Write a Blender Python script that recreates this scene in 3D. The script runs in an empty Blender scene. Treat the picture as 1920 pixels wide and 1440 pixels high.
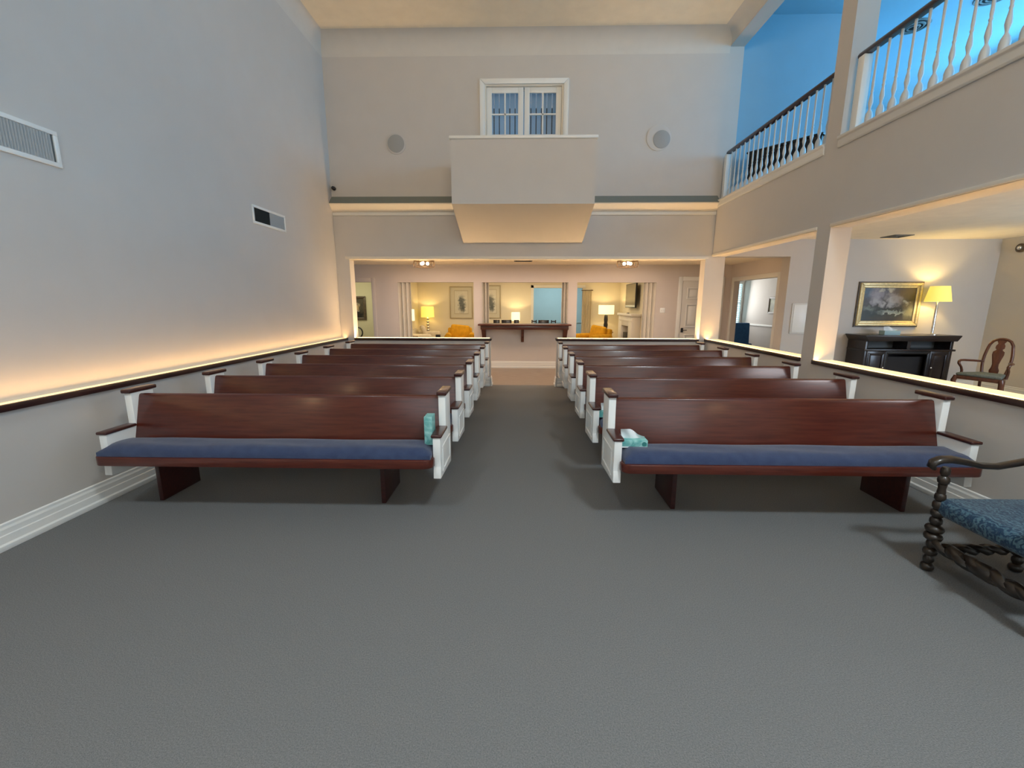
import bpy, bmesh, math, random
from mathutils import Vector, Matrix
random.seed(7)
C = bpy.context.scene.collection
PI = math.pi

# ---------------------------------------------------------------- camera
cam_d = bpy.data.cameras.new('camera'); cam = bpy.data.objects.new('camera', cam_d); C.objects.link(cam)
cam_d.sensor_fit = 'HORIZONTAL'; cam_d.sensor_width = 36.0; cam_d.lens = 15.0
cam_d.clip_start = 0.05; cam_d.clip_end = 100
PITCH, YAW, ROLL = 0.1861, 0.0215, 0.0023
def cam_axis(v):
    c, s = math.cos(PITCH), math.sin(PITCH)
    y = c*v[1] + s*v[2]; z = -s*v[1] + c*v[2]; x = v[0]
    c, s = math.cos(YAW), math.sin(YAW)
    return Vector((c*x - s*y, s*x + c*y, z))
rgt = cam_axis((math.cos(ROLL), 0, math.sin(ROLL)))
upv = cam_axis((-math.sin(ROLL), 0, math.cos(ROLL)))
bck = -cam_axis((0, 1, 0))
M = Matrix((rgt, upv, bck)).transposed().to_4x4(); M.translation = (0, 0, 1.6)
cam.matrix_world = M
bpy.context.scene.camera = cam

# ---------------------------------------------------------------- world, exposure, large lights
w = bpy.data.worlds.new('world'); bpy.context.scene.world = w; w.use_nodes = True
w.node_tree.nodes['Background'].inputs[0].default_value = (0.55, 0.75, 1.0, 1)
w.node_tree.nodes['Background'].inputs[1].default_value = 0.3
vs = bpy.context.scene.view_settings
vs.view_transform = 'Standard'; vs.look = 'None'; vs.gamma = 1.0; vs.use_curve_mapping = False
vs.exposure = 0.0

def area(name, loc, target, sx, sy, power, color, shape='RECTANGLE'):
    l = bpy.data.lights.new(name, 'AREA'); l.shape = shape; l.size = sx; l.size_y = sy
    l.energy = power; l.color = color
    o = bpy.data.objects.new(name, l); C.objects.link(o); o.location = loc
    o.rotation_euler = (Vector(target) - Vector(loc)).to_track_quat('-Z', 'Y').to_euler()
    return o
def point(name, loc, power, color, r=.05):
    l = bpy.data.lights.new(name, 'POINT'); l.energy = power; l.color = color; l.shadow_soft_size = r
    o = bpy.data.objects.new(name, l); C.objects.link(o); o.location = loc
    return o
COOL = (.80, .93, 1.0); DAY = (.72, .87, 1.0); BLUE = (.16, .56, 1.0); WARM = (1.0, .66, .34); LAMP = (1.0, .74, .36)
# ceiling lights over the front of the room (behind the camera)
area('front_ceiling_light', (-1.9, -1.2, 5.95), (-1.9, .2, 0), .8, .5, 60, COOL).data.spread = math.radians(125)
area('front_ceiling_light', (2.3, -1.2, 5.95), (2.1, .2, 0), .8, .5, 135, COOL).data.spread = math.radians(125)
# added soft fill standing in for window daylight behind the camera
area('front_daylight_fill', (1.0, -3.9, 3.0), (-.6, 5, .7), 3.4, 3.0, 70, COOL)
# unseen warm fill, added only to brighten the ceiling
_u = area('ceiling_fill', (.6, -3.4, 4.9), (.9, 3.0, 6.3), 3.0, .6, 55, (1.0, .76, .48)); _u.data.spread = math.radians(80)
# gallery daylight
area('gallery_window_light', (9.4, 7.0, 5.2), (3.6, 6.6, 5.0), 6.5, 1.8, 270, BLUE)
area('gallery_window_light', (9.4, 1.2, 5.2), (3.6, 1.5, 4.9), 4.5, 1.8, 110, BLUE)
# side room: an added overhead fill that brightens it, then its daylight
area('side_room_fill', (7.3, 2.0, 2.74), (7.2, 3.6, 0), 2.4, 1.4, 150, (.95, .95, 1.0))
area('side_room_window_light', (8.6, 4.2, 1.6), (5.4, 6.4, 2.75), 1.8, 1.4, 85, (.58, .77, 1.0))
# rooms at the far end
area('foyer_room_light', (.1, 9.5, 2.45), (.1, 9.5, 0), 6.5, .9, 74, (1.0, .76, .60))
area('blue_hall_light', (1.2, 15.6, 2.45), (1.2, 16.6, .8), 2.0, .8, 55, (.78, .92, .95))
area('parlour_light', (0, 12.6, 2.46), (0, 12.7, 0), 5.5, 2.2, 74, (1.0, .84, .58))
area('left_room_light', (-5.2, 12.0, 2.45), (-5.2, 12.6, 0), 1.6, 1.4, 36, (1.0, .92, .66))
area('window_room_light', (6.4, 14.0, 1.75), (6.3, 10.5, 1.4), 1.2, 1.2, 26, (1.0, .95, .9))
# wall lamps on the side walls beside and behind the camera
point('wall_lamp_light', (-3.25, -.5, 2.35), 16, WARM, .12)
point('wall_lamp_light', (3.2, -2.6, 2.9), 20, WARM, .12)

# ---------------------------------------------------------------- materials
def mat(name, col, rough=.6, metal=0, noise=None, amt=.1, bump=0, bscale=60, coat=0, emit=None, estr=0, spec=.5, stretch=(1, 1, 1), col2=None, detail=4, sheen=0):
    m = bpy.data.materials.new(name); m.use_nodes = True
    nt = m.node_tree; b = nt.nodes['Principled BSDF']
    b.inputs['Base Color'].default_value = (*col, 1); b.inputs['Roughness'].default_value = rough
    b.inputs['Metallic'].default_value = metal; b.inputs['Coat Weight'].default_value = coat
    b.inputs['Coat Roughness'].default_value = .15
    b.inputs['Specular IOR Level'].default_value = spec
    if sheen: b.inputs['Sheen Weight'].default_value = sheen
    if emit: b.inputs['Emission Color'].default_value = (*emit, 1); b.inputs['Emission Strength'].default_value = estr
    tc = None
    def coords():
        tc = nt.nodes.new('ShaderNodeTexCoord'); mp = nt.nodes.new('ShaderNodeMapping')
        mp.inputs['Scale'].default_value = stretch
        nt.links.new(tc.outputs['Object'], mp.inputs['Vector']); return mp
    if noise:
        mp = coords(); n = nt.nodes.new('ShaderNodeTexNoise'); n.inputs['Scale'].default_value = noise; n.inputs['Detail'].default_value = detail
        nt.links.new(mp.outputs[0], n.inputs['Vector'])
        r = nt.nodes.new('ShaderNodeValToRGB'); r.color_ramp.elements[0].position = .3; r.color_ramp.elements[1].position = .7
        c2 = col2 if col2 else tuple(min(1, c*(1+amt)) for c in col)
        c1 = col if col2 else tuple(c*(1-amt) for c in col)
        r.color_ramp.elements[0].color = (*c1, 1); r.color_ramp.elements[1].color = (*c2, 1)
        nt.links.new(n.outputs['Fac'], r.inputs[0]); nt.links.new(r.outputs[0], b.inputs['Base Color'])
    if bump:
        mp = coords(); n = nt.nodes.new('ShaderNodeTexNoise'); n.inputs['Scale'].default_value = bscale; n.inputs['Detail'].default_value = 3
        nt.links.new(mp.outputs[0], n.inputs['Vector'])
        bp = nt.nodes.new('ShaderNodeBump'); bp.inputs['Strength'].default_value = bump; bp.inputs['Distance'].default_value = .01
        nt.links.new(n.outputs['Fac'], bp.inputs['Height']); nt.links.new(bp.outputs[0], b.inputs['Normal'])
    return m
MT = {}
MT['wall'] = mat('painted_wall', (.60, .58, .555), .75, noise=3, amt=.015, bump=.06, bscale=180)
MT['gallery_tint'] = mat('gallery_daylight_tint', (.26, .42, .53), .75, noise=3, amt=.02)  # blue daylight cast put into the wall and ceiling colour
MT['wall_warm'] = mat('foyer_wall', (.62, .57, .54), .75, noise=3, amt=.015)
MT['wall_cream'] = mat('cream_wall', (.74, .66, .50), .75, noise=3, amt=.015)
MT['wall_olive'] = mat('pale_olive_wall', (.66, .63, .43), .75, noise=3, amt=.015)
MT['wall_blue'] = mat('blue_wall', (.36, .50, .53), .75, noise=3, amt=.02)
MT['cove'] = mat('cove_plaster', (.66, .64, .60), .9, noise=5, amt=.02)
MT['ceil'] = mat('uplit_ceiling_plaster', (.90, .82, .67), .9, noise=5, amt=.03, bump=.2, bscale=90)  # warm uplight put into the colour, so lighter than the cove
MT['trim'] = mat('white_trim_paint', (.74, .745, .72), .4)
MT['cream_trim'] = mat('cream_trim_paint', (.78, .74, .66), .45)
MT['white'] = mat('white_gloss_paint', (.85, .87, .86), .35)
MT['sillshade'] = mat('sill_shade_grey', (.20, .22, .20), .6)  # dim upper side of the ledge, shade put into the colour
MT['carpet'] = mat('grey_carpet', (.142, .148, .150), .97, noise=170, col2=(.228, .234, .236), bump=.6, bscale=260, spec=.1, detail=6)
MT['sidefloor'] = mat('pale_carpet', (.50, .45, .36), .95, noise=120, amt=.1, spec=.1)
MT['woodfloor'] = mat('foyer_wood_floor', (.22, .175, .14), .45, noise=4, col2=(.31, .255, .205), stretch=(1, 8, 1))
MT['mahog'] = mat('mahogany', (.060, .010, .006), .28, noise=9, col2=(.105, .021, .011), stretch=(.5, 6, 6), coat=.18, detail=7)
MT['mahog_dark'] = mat('dark_mahogany', (.035, .007, .006), .33, noise=9, col2=(.06, .012, .009), stretch=(1, 5, 5), coat=.3)
MT['nosing'] = mat('dark_cap_wood', (.030, .008, .007), .35, noise=6, amt=.3, stretch=(4, .5, 4), coat=.2)
MT['counterwood'] = mat('counter_wood', (.085, .020, .010), .3, noise=8, amt=.3, stretch=(.5, 5, 5), coat=.3)
MT['oldwood'] = mat('old_oak', (.012, .008, .006), .36, noise=14, col2=(.030, .019, .011), stretch=(1, 1, .3), coat=.2)
MT['chairwood'] = mat('chair_mahogany', (.075, .022, .010), .32, noise=10, col2=(.13, .04, .016), stretch=(2, 2, .5), coat=.3)
MT['console'] = mat('console_wood', (.012, .006, .006), .3, noise=10, amt=.35, stretch=(.5, 5, 5), coat=.25)
MT['navy'] = mat('navy_cushion_fabric', (.030, .046, .105), .95, noise=14, col2=(.045, .066, .135), bump=.35, bscale=220, spec=.15, sheen=.3)
MT['baluster'] = mat('backlit_baluster_paint', (.60, .63, .64), .45)  # white balusters greyed to suggest light from behind
MT['black'] = mat('black_metal', (.012, .012, .013), .4)
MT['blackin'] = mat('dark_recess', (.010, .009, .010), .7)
MT['bronze'] = mat('bronze_metal', (.11, .065, .03), .4, metal=.8)
MT['chrome'] = mat('chrome', (.75, .75, .74), .12, metal=1)
MT['gold'] = mat('gilt_frame', (.74, .62, .34), .35, metal=.25, noise=30, amt=.15)
MT['brownframe'] = mat('brown_frame', (.10, .07, .04), .4, noise=20, amt=.3)
MT['silverframe'] = mat('pale_gilt_frame', (.42, .35, .22), .4, metal=.3)
MT['mount'] = mat('picture_mount', (.60, .55, .42), .8)
MT['mustard'] = mat('mustard_fabric', (.60, .30, .018), .9, noise=9, amt=.15, bump=.3, bscale=160, spec=.15)
MT['creamfab'] = mat('cream_fabric', (.66, .58, .44), .9, noise=9, amt=.08, bump=.3, bscale=160, spec=.15)
MT['bluefab'] = mat('blue_fabric', (.035, .11, .27), .9, noise=12, amt=.15, spec=.15)
MT['greyseat'] = mat('grey_green_seat_fabric', (.16, .19, .18), .9, noise=40, amt=.2, spec=.15)
MT['greypaint'] = mat('grille_grey', (.36, .37, .37), .6)
MT['greydark'] = mat('grille_dark', (.11, .12, .12), .6)
MT['boxpaper'] = mat('tissue_paper', (.84, .87, .90), .9)
MT['tv'] = mat('television_screen', (.05, .05, .05), .06, spec=1.0); MT['tv'].node_tree.nodes['Principled BSDF'].inputs['IOR'].default_value = 2.4
MT['mirror'] = mat('tv_screen_glass', (.10, .09, .08), .08, metal=0, spec=.9)
MT['curtain'] = mat('cream_curtain_fabric', (.68, .58, .40), .9)
MT['bulb'] = mat('lit_bulb', (1, .9, .7), .5, emit=(1.0, .80, .48), estr=14)
MT['strip'] = mat('glowing_cap_top', (.45, .40, .30), .5, emit=(1.0, .76, .38), estr=1.0)  # glows by itself, standing in for lamplight on the cap top
MT['led'] = mat('led_tape', (.9, .8, .6), .5, emit=(1.0, .53, .17), estr=46)
MT['led_soft'] = mat('led_tape_left', (.9, .8, .6), .5, emit=(1.0, .56, .20), estr=26)
MT['led_end'] = mat('led_tape_end', (.9, .8, .6), .5, emit=(1.0, .62, .28), estr=88)
MT['shade_y'] = mat('lit_yellow_shade', (.8, .7, .3), .8, emit=(1.0, .72, .10), estr=.85)
MT['shade_c'] = mat('lit_cream_shade', (.85, .8, .6), .8, emit=(1.0, .87, .52), estr=1.0)
MT['winlit'] = mat('daylit_window', (.6, .8, .9), .5, emit=(.62, .93, 1.0), estr=1.6)
MT['winblue'] = mat('daylit_gallery_window', (.4, .7, .9), .5, emit=(.35, .75, 1.0), estr=3.0)

def damask():
    m = mat('blue_damask_fabric', (.02, .05, .10), .9, bump=.5, bscale=90, spec=.15, sheen=.2)
    nt = m.node_tree; b = nt.nodes['Principled BSDF']
    tc = nt.nodes.new('ShaderNodeTexCoord'); n = nt.nodes.new('ShaderNodeTexNoise'); n.inputs['Scale'].default_value = 9; n.inputs['Detail'].default_value = 3; n.inputs['Distortion'].default_value = 2.4
    wv = nt.nodes.new('ShaderNodeTexWave'); wv.inputs['Scale'].default_value = 11; wv.inputs['Distortion'].default_value = 14; wv.inputs['Detail'].default_value = 3; wv.inputs['Detail Scale'].default_value = 2.2
    mx = nt.nodes.new('ShaderNodeMath'); mx.operation = 'MULTIPLY'
    r = nt.nodes.new('ShaderNodeValToRGB'); r.color_ramp.elements[0].position = .12; r.color_ramp.elements[1].position = .5
    r.color_ramp.elements[0].color = (.014, .042, .085, 1); r.color_ramp.elements[1].color = (.075, .15, .20, 1)
    nt.links.new(tc.outputs['Object'], n.inputs['Vector']); nt.links.new(tc.outputs['Object'], wv.inputs['Vector'])
    nt.links.new(n.outputs['Fac'], mx.inputs[0]); nt.links.new(wv.outputs['Fac'], mx.inputs[1]); nt.links.new(mx.outputs[0], r.inputs[0])
    nt.links.new(r.outputs[0], b.inputs['Base Color']); return m
MT['damask'] = damask()
def teal():
    m = mat('teal_card', (.10, .36, .35), .6); nt = m.node_tree; b = nt.nodes['Principled BSDF']
    tc = nt.nodes.new('ShaderNodeTexCoord'); n = nt.nodes.new('ShaderNodeTexNoise'); n.inputs['Scale'].default_value = 14; n.inputs['Distortion'].default_value = 1.5
    r = nt.nodes.new('ShaderNodeValToRGB'); r.color_ramp.elements[0].position = .35; r.color_ramp.elements[1].position = .68
    r.color_ramp.elements[0].color = (.10, .37, .36, 1); r.color_ramp.elements[1].color = (.36, .66, .63, 1)
    nt.links.new(tc.outputs['Object'], n.inputs['Vector']); nt.links.new(n.outputs['Fac'], r.inputs[0]); nt.links.new(r.outputs[0], b.inputs['Base Color']); return m
MT['teal'] = teal()
MT['tealdark'] = mat('teal_print', (.03, .20, .20), .6)
MT['palebluecard'] = mat('pale_blue_card', (.34, .52, .58), .6)
def glass():
    m = bpy.data.materials.new('window_glass'); m.use_nodes = True; nt = m.node_tree
    for n in list(nt.nodes):
        if n.type == 'BSDF_PRINCIPLED': nt.nodes.remove(n)
    out = [n for n in nt.nodes if n.type == 'OUTPUT_MATERIAL'][0]
    t = nt.nodes.new('ShaderNodeBsdfTransparent'); g = nt.nodes.new('ShaderNodeBsdfGlossy'); g.inputs['Roughness'].default_value = .02
    mx = nt.nodes.new('ShaderNodeMixShader'); mx.inputs[0].default_value = .06
    nt.links.new(t.outputs[0], mx.inputs[1]); nt.links.new(g.outputs[0], mx.inputs[2]); nt.links.new(mx.outputs[0], out.inputs[0]); return m
MT['glass'] = glass()
def sheer():
    m = bpy.data.materials.new('blue_sheer_vane'); m.use_nodes = True; nt = m.node_tree
    for n in list(nt.nodes):
        if n.type == 'BSDF_PRINCIPLED': nt.nodes.remove(n)
    out = [n for n in nt.nodes if n.type == 'OUTPUT_MATERIAL'][0]
    d = nt.nodes.new('ShaderNodeBsdfDiffuse'); d.inputs[0].default_value = (.45, .62, .74, 1)
    t = nt.nodes.new('ShaderNodeBsdfTranslucent'); t.inputs[0].default_value = (.45, .62, .74, 1)
    mx = nt.nodes.new('ShaderNodeMixShader'); mx.inputs[0].default_value = .6
    nt.links.new(d.outputs[0], mx.inputs[1]); nt.links.new(t.outputs[0], mx.inputs[2]); nt.links.new(mx.outputs[0], out.inputs[0]); return m
MT['sheer'] = sheer()

# painting canvases: soft blobs of paint laid over one another, in the canvas's own coordinates
def painting(name, base, blobs, nscale=9, rough=.45, coat=0, base2=None):
    """blobs: (cx, cz, rx, rz, colour, softness)"""
    m = mat(name, base, rough, coat=coat); nt = m.node_tree; b = nt.nodes['Principled BSDF']; L = nt.links
    tc = nt.nodes.new('ShaderNodeTexCoord')
    nz = nt.nodes.new('ShaderNodeTexNoise'); nz.inputs['Scale'].default_value = nscale; nz.inputs['Detail'].default_value = 5
    L.new(tc.outputs['Object'], nz.inputs['Vector'])
    sub = nt.nodes.new('ShaderNodeVectorMath'); sub.operation = 'SUBTRACT'; sub.inputs[1].default_value = (.5, .5, .5)
    L.new(nz.outputs['Color'], sub.inputs[0])
    sc = nt.nodes.new('ShaderNodeVectorMath'); sc.operation = 'SCALE'; sc.inputs['Scale'].default_value = .22
    L.new(sub.outputs[0], sc.inputs[0])
    ad = nt.nodes.new('ShaderNodeVectorMath'); ad.operation = 'ADD'
    L.new(tc.outputs['Object'], ad.inputs[0]); L.new(sc.outputs[0], ad.inputs[1])
    r0 = nt.nodes.new('ShaderNodeValToRGB'); r0.color_ramp.elements[0].position = .35; r0.color_ramp.elements[1].position = .65
    r0.color_ramp.elements[0].color = (*base, 1); r0.color_ramp.elements[1].color = (*(base2 or base), 1)
    L.new(nz.outputs['Fac'], r0.inputs[0]); cur = r0.outputs[0]
    for cx, cz, rx, rz, col, soft in blobs:
        mp = nt.nodes.new('ShaderNodeVectorMath'); mp.operation = 'SUBTRACT'; mp.inputs[1].default_value = (cx, 0, cz)
        L.new(ad.outputs[0], mp.inputs[0])
        ml = nt.nodes.new('ShaderNodeVectorMath'); ml.operation = 'MULTIPLY'; ml.inputs[1].default_value = (1/rx, 0, 1/rz)
        L.new(mp.outputs[0], ml.inputs[0])
        ln = nt.nodes.new('ShaderNodeVectorMath'); ln.operation = 'LENGTH'; L.new(ml.outputs[0], ln.inputs[0])
        mr = nt.nodes.new('ShaderNodeMapRange'); mr.inputs['From Min'].default_value = 1-soft; mr.inputs['From Max'].default_value = 1+soft
        mr.inputs['To Min'].default_value = 1; mr.inputs['To Max'].default_value = 0
        L.new(ln.outputs['Value'], mr.inputs['Value'])
        mx = nt.nodes.new('ShaderNodeMix'); mx.data_type = 'RGBA'
        L.new(mr.outputs[0], mx.inputs[0]); L.new(cur, mx.inputs[6]); mx.inputs[7].default_value = (*col, 1)
        cur = mx.outputs[2]
    L.new(cur, b.inputs['Base Color']); return m

# ---------------------------------------------------------------- mesh helpers
class MB:
    def __init__(s): s.v = []; s.f = []
    def add(s, vs, fs):
        o = len(s.v); s.v += [tuple(v) for v in vs]; s.f += [tuple(i+o for i in f) for f in fs]; return s
    def box(s, x0, x1, y0, y1, z0, z1):
        return s.add([(x0,y0,z0),(x1,y0,z0),(x1,y1,z0),(x0,y1,z0),(x0,y0,z1),(x1,y0,z1),(x1,y1,z1),(x0,y1,z1)],
                     [(0,3,2,1),(4,5,6,7),(0,1,5,4),(1,2,6,5),(2,3,7,6),(3,0,4,7)])
    def prism(s, pts, ax, a0, a1):
        def mk(p, a):
            if ax == 'x': return (a, p[0], p[1])
            if ax == 'y': return (p[0], a, p[1])
            return (p[0], p[1], a)
        n = len(pts)
        vs = [mk(p, a0) for p in pts] + [mk(p, a1) for p in pts]
        fs = [tuple(range(n)), tuple(range(2*n-1, n-1, -1))] + [(i, (i+1) % n, n+(i+1) % n, n+i) for i in range(n)]
        return s.add(vs, fs)
    def tube(s, pts, rad, n=8, cap=True, flat=1.0):
        pts = [Vector(p) for p in pts]; k = len(pts)
        if not isinstance(rad, (list, tuple)): rad = [rad]*k
        vs = []; fs = []; up = None
        for i, p in enumerate(pts):
            t = (pts[min(i+1, k-1)] - pts[max(i-1, 0)]).normalized()
            if up is None: up = Vector((0, 0, 1)) if abs(t.z) < .9 else Vector((1, 0, 0))
            sd = t.cross(up).normalized(); up = sd.cross(t).normalized()
            for j in range(n):
                a = 2*PI*j/n; vs.append(p + sd*math.cos(a)*rad[i] + up*math.sin(a)*rad[i]*flat)
        for i in range(k-1):
            for j in range(n):
                fs.append((i*n+j, i*n+(j+1) % n, (i+1)*n+(j+1) % n, (i+1)*n+j))
        if cap: fs += [tuple(range(n-1, -1, -1)), tuple((k-1)*n+j for j in range(n))]
        return s.add(vs, fs)
    def lathe(s, prof, c=(0, 0, 0), n=16, axis='z', cap=True):
        vs = []; fs = []; k = len(prof)
        for r, h in prof:
            for j in range(n):
                a = 2*PI*j/n; x, y = r*math.cos(a), r*math.sin(a)
                q = (x, y, h) if axis == 'z' else ((h, x, y) if axis == 'x' else (x, h, y))
                vs.append((c[0]+q[0], c[1]+q[1], c[2]+q[2]))
        for i in range(k-1):
            for j in range(n):
                fs.append((i*n+j, i*n+(j+1) % n, (i+1)*n+(j+1) % n, (i+1)*n+j))
        if cap: fs += [tuple(range(n-1, -1, -1)), tuple((k-1)*n+j for j in range(n))]
        return s.add(vs, fs)
    def ball(s, c, r, n=12, m=8, sq=(1, 1, 1)):
        prof = [(max(1e-4, math.sin(PI*i/m))*r, -math.cos(PI*i/m)*r) for i in range(m+1)]
        o = len(s.v); s.lathe(prof, (0, 0, 0), n)
        for i in range(o, len(s.v)):
            v = s.v[i]; s.v[i] = (c[0]+v[0]*sq[0], c[1]+v[1]*sq[1], c[2]+v[2]*sq[2])
        return s
    def frame(s, x0, x1, z0, z1, w, y0, y1):
        """four mitred bars of a rectangular frame in an xz plane"""
        for a, b in (((x0,z0),(x1,z0)), ((x1,z0),(x1,z1)), ((x1,z1),(x0,z1)), ((x0,z1),(x0,z0))):
            cx, cz = (x0+x1)/2, (z0+z1)/2
            def inn(p): return (p[0] + (w if p[0] < cx else -w), p[1] + (w if p[1] < cz else -w))
            s.prism([a, b, inn(b), inn(a)], 'y', y0, y1)
        return s
    def mat4(s, mtx, start=0):
        for i in range(start, len(s.v)): s.v[i] = tuple(mtx @ Vector(s.v[i]))
        return s
    def build(s, name, m, parent=None, bevel=0, seg=2, smooth=False, ang=35, sub=0):
        me = bpy.data.meshes.new(name); me.from_pydata(s.v, [], s.f)
        bm = bmesh.new(); bm.from_mesh(me); bmesh.ops.recalc_face_normals(bm, faces=bm.faces[:])
        if bevel:
            bmesh.ops.bevel(bm, geom=[e for e in bm.edges if e.is_manifold and e.calc_face_angle(0) > .3], offset=bevel, segments=seg, profile=.5, affect='EDGES', clamp_overlap=True)
        bm.to_mesh(me); bm.free()
        if smooth or bevel:
            me.polygons.foreach_set('use_smooth', [True]*len(me.polygons)); me.set_sharp_from_angle(angle=math.radians(ang))
        if isinstance(m, str): m = MT[m]
        me.materials.append(m)
        o = bpy.data.objects.new(name, me); C.objects.link(o)
        if parent: o.parent = parent
        return o
def box(*a): return MB().box(*a)
def thing(name, label, cat, loc=(0, 0, 0), rz=0, group=None):
    o = bpy.data.objects.new(name, None); C.objects.link(o); o.empty_display_size = .1
    o.location = loc; o.rotation_euler = (0, 0, rz); o['label'] = label; o['category'] = cat
    if group: o['group'] = group
    return o
def tag(o, label, cat, group=None, kind=None):
    o['label'] = label; o['category'] = cat
    if group: o['group'] = group
    if kind: o['kind'] = kind
    return o
def struct(o): o['kind'] = 'structure'; return o
def copy_tree(o, parent=None):
    c = o.copy(); C.objects.link(c); c.parent = parent
    for ch in list(o.children): copy_tree(ch, c)
    return c

# ---------------------------------------------------------------- room constants (metres; camera stands at x=0, y=0)
D = 8.264; XL = -3.50; XLL = -3.40; XR = 3.52; XR2 = 3.76; CAP = .94; HEAD = 2.47; YF = -4.2
FB = 10.70        # back wall of the foyer
GF = 3.40         # top of the gallery floor edge
GH = 5.90         # head of the gallery openings
CEIL = 6.08

# ---------------------------------------------------------------- floors and ceilings
struct(box(XL-.3, XR2, YF-.1, D+.12, -.12, 0).build('floor', 'carpet'))
struct(box(-7.2, 5.25, D+.12, 17.6, -.12, 0).build('floor_wood', 'woodfloor'))
struct(box(XR2, 9.0, YF-.1, D+.12, -.12, 0).build('floor_side_room', 'sidefloor'))
struct(box(5.25, 9.0, D+.12, 17.6, -.12, 0).build('floor_window_room', 'sidefloor'))
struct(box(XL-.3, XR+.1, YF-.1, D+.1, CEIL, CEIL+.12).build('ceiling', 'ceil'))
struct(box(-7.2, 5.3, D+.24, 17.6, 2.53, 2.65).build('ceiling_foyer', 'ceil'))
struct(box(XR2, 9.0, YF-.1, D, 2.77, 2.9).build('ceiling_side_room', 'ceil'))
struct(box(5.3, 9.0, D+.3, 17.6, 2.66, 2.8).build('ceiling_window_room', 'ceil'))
struct(box(XR2, 9.8, YF, 12.2, 6.47, 6.6).build('ceiling_gallery', 'gallery_tint'))
struct(box(XR2, 9.8, YF, 12.2, 3.12, 3.3).build('floor_gallery', 'sidefloor'))

# ---------------------------------------------------------------- walls of the hall
struct(box(XL-.2, XL, YF, D, 0, CEIL).build('wall_left', 'wall'))
struct(box(XL, XLL, YF, D, 0, CAP-.045).build('wall_left_lower', 'wall'))
struct(box(XL-.3, 9.8, YF-.2, YF, 0, 6.5).build('wall_front', 'wall'))
# end wall with its wide opening, half walls and aisle gap
b = MB()
b.box(XL-.2, -3.25, D, D+.22, 0, HEAD-.05)
b.box(XL-.2, XR2, D, D+.22, HEAD-.05, 3.30)
b.box(XL-.2, -.70, D, D+.22, 3.30, CEIL+.1); b.box(.74, XR2, D, D+.22, 3.30, CEIL+.1)
b.box(-.70, .74, D, D+.22, 5.40, CEIL+.1); b.box(-.70, .74, D, D+.22, 3.30, 3.34)
b.box(3.40, XR2, D, D+.22, 0, HEAD-.05)
struct(b.build('wall_end', 'wall'))
struct(box(-3.25, -.60, D+.01, D+.21, 0, CAP-.045).build('wall_half_left', 'wall'))
struct(box(.69, 3.40, D+.01, D+.21, 0, CAP-.045).build('wall_half_right', 'wall'))
# right wall: half wall, posts, band, gallery posts and header
b = MB()
b.box(XR, XR2, YF, D, 0, CAP-.045)
b.box(XR, XR2, YF, 1.0, CAP-.045, CEIL+.1)
b.box(XR, XR2, 5.19, 5.42, CAP-.045, HEAD)
b.box(XR, XR2, 1.0, D, HEAD, GF)
b.box(XR, XR2, 5.235, 5.465, GF, GH)
b.box(XR, XR2, 1.0, D, GH, CEIL+.1)
struct(b.build('wall_right', 'wall'))

# cove at the top of the hall walls
def quarter(x0, z0, r, sx):
    p = [(x0, z0), ]
    for i in range(0, 9):
        a = PI/2*i/8; p.append((x0 + sx*(r - r*math.cos(a)), z0 + r*math.sin(a)))
    p.append((x0, z0 + r)); return p
CZ = 5.80
struct(MB().prism(quarter(D, CZ, CEIL-CZ, -1), 'x', XL, XR).build('trim_1', 'cove', smooth=True, ang=50))
b = MB().prism([(x, z) for x, z in quarter(XL, CZ, CEIL-CZ, .5)], 'y', YF, D)
struct(b.build('trim_2', 'cove', smooth=True, ang=50))
b = MB().prism([(x, z) for x, z in quarter(XR, GH+.02, CEIL-GH-.02, -1.3)], 'y', YF, D)
struct(b.build('trim_3', 'cove', smooth=True, ang=50))
# ledge cornice across the end wall: sloped top with its shade painted on, sloped white soffit, small bead under it
for xa, xb, nm in ((XL, -1.085, 'trim_4'), (1.11, XR, 'trim_5')):
    c = struct(MB().prism([(D, 3.515), (D-.135, 3.385), (D-.13, 3.365), (D, 3.25)], 'x', xa, xb).build(nm, 'cream_trim'))
    MB().prism([(D-.001, 3.522), (D-.139, 3.388), (D-.137, 3.380), (D-.001, 3.512)], 'x', xa, xb).build('sloped_sill', 'sillshade', c)
    box(xa, xb, D-.02, D, 3.19, 3.25).build('bead', 'trim', c, bevel=.008)
# gallery floor-edge mouldings on the right wall
for ya, yb, nm in ((5.465, D, 'trim_6'), (1.0, 5.235, 'trim_7')):
    c = struct(MB().prism([(XR, 3.43), (XR-.035, 3.43), (XR-.035, 3.405), (XR-.02, 3.39), (XR-.02, 3.33), (XR-.012, 3.31), (XR, 3.31)], 'y', ya, yb).build(nm, 'trim', bevel=.004))
    box(XR-.01, XR2, ya, yb, 3.40, 3.435).build('sill', 'trim', c)
# casing of the wide opening and the side openings
b = MB(); b.box(-3.32, 3.45, D-.014, D, HEAD-.05, HEAD-.005); b.box(-3.25, 3.40, D, D+.22, HEAD-.056, HEAD-.05)
struct(b.build('trim_8', 'cream_trim', bevel=.004))
for ya, yb, nm in ((1.0, 5.19, 'trim_9'), (5.42, D, 'trim_10')):
    b = MB(); b.box(XR-.014, XR, ya, yb, HEAD, HEAD+.035); b.box(XR, XR2, ya, yb, HEAD-.008, HEAD)
    struct(b.build(nm, 'cream_trim', bevel=.003))

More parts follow.
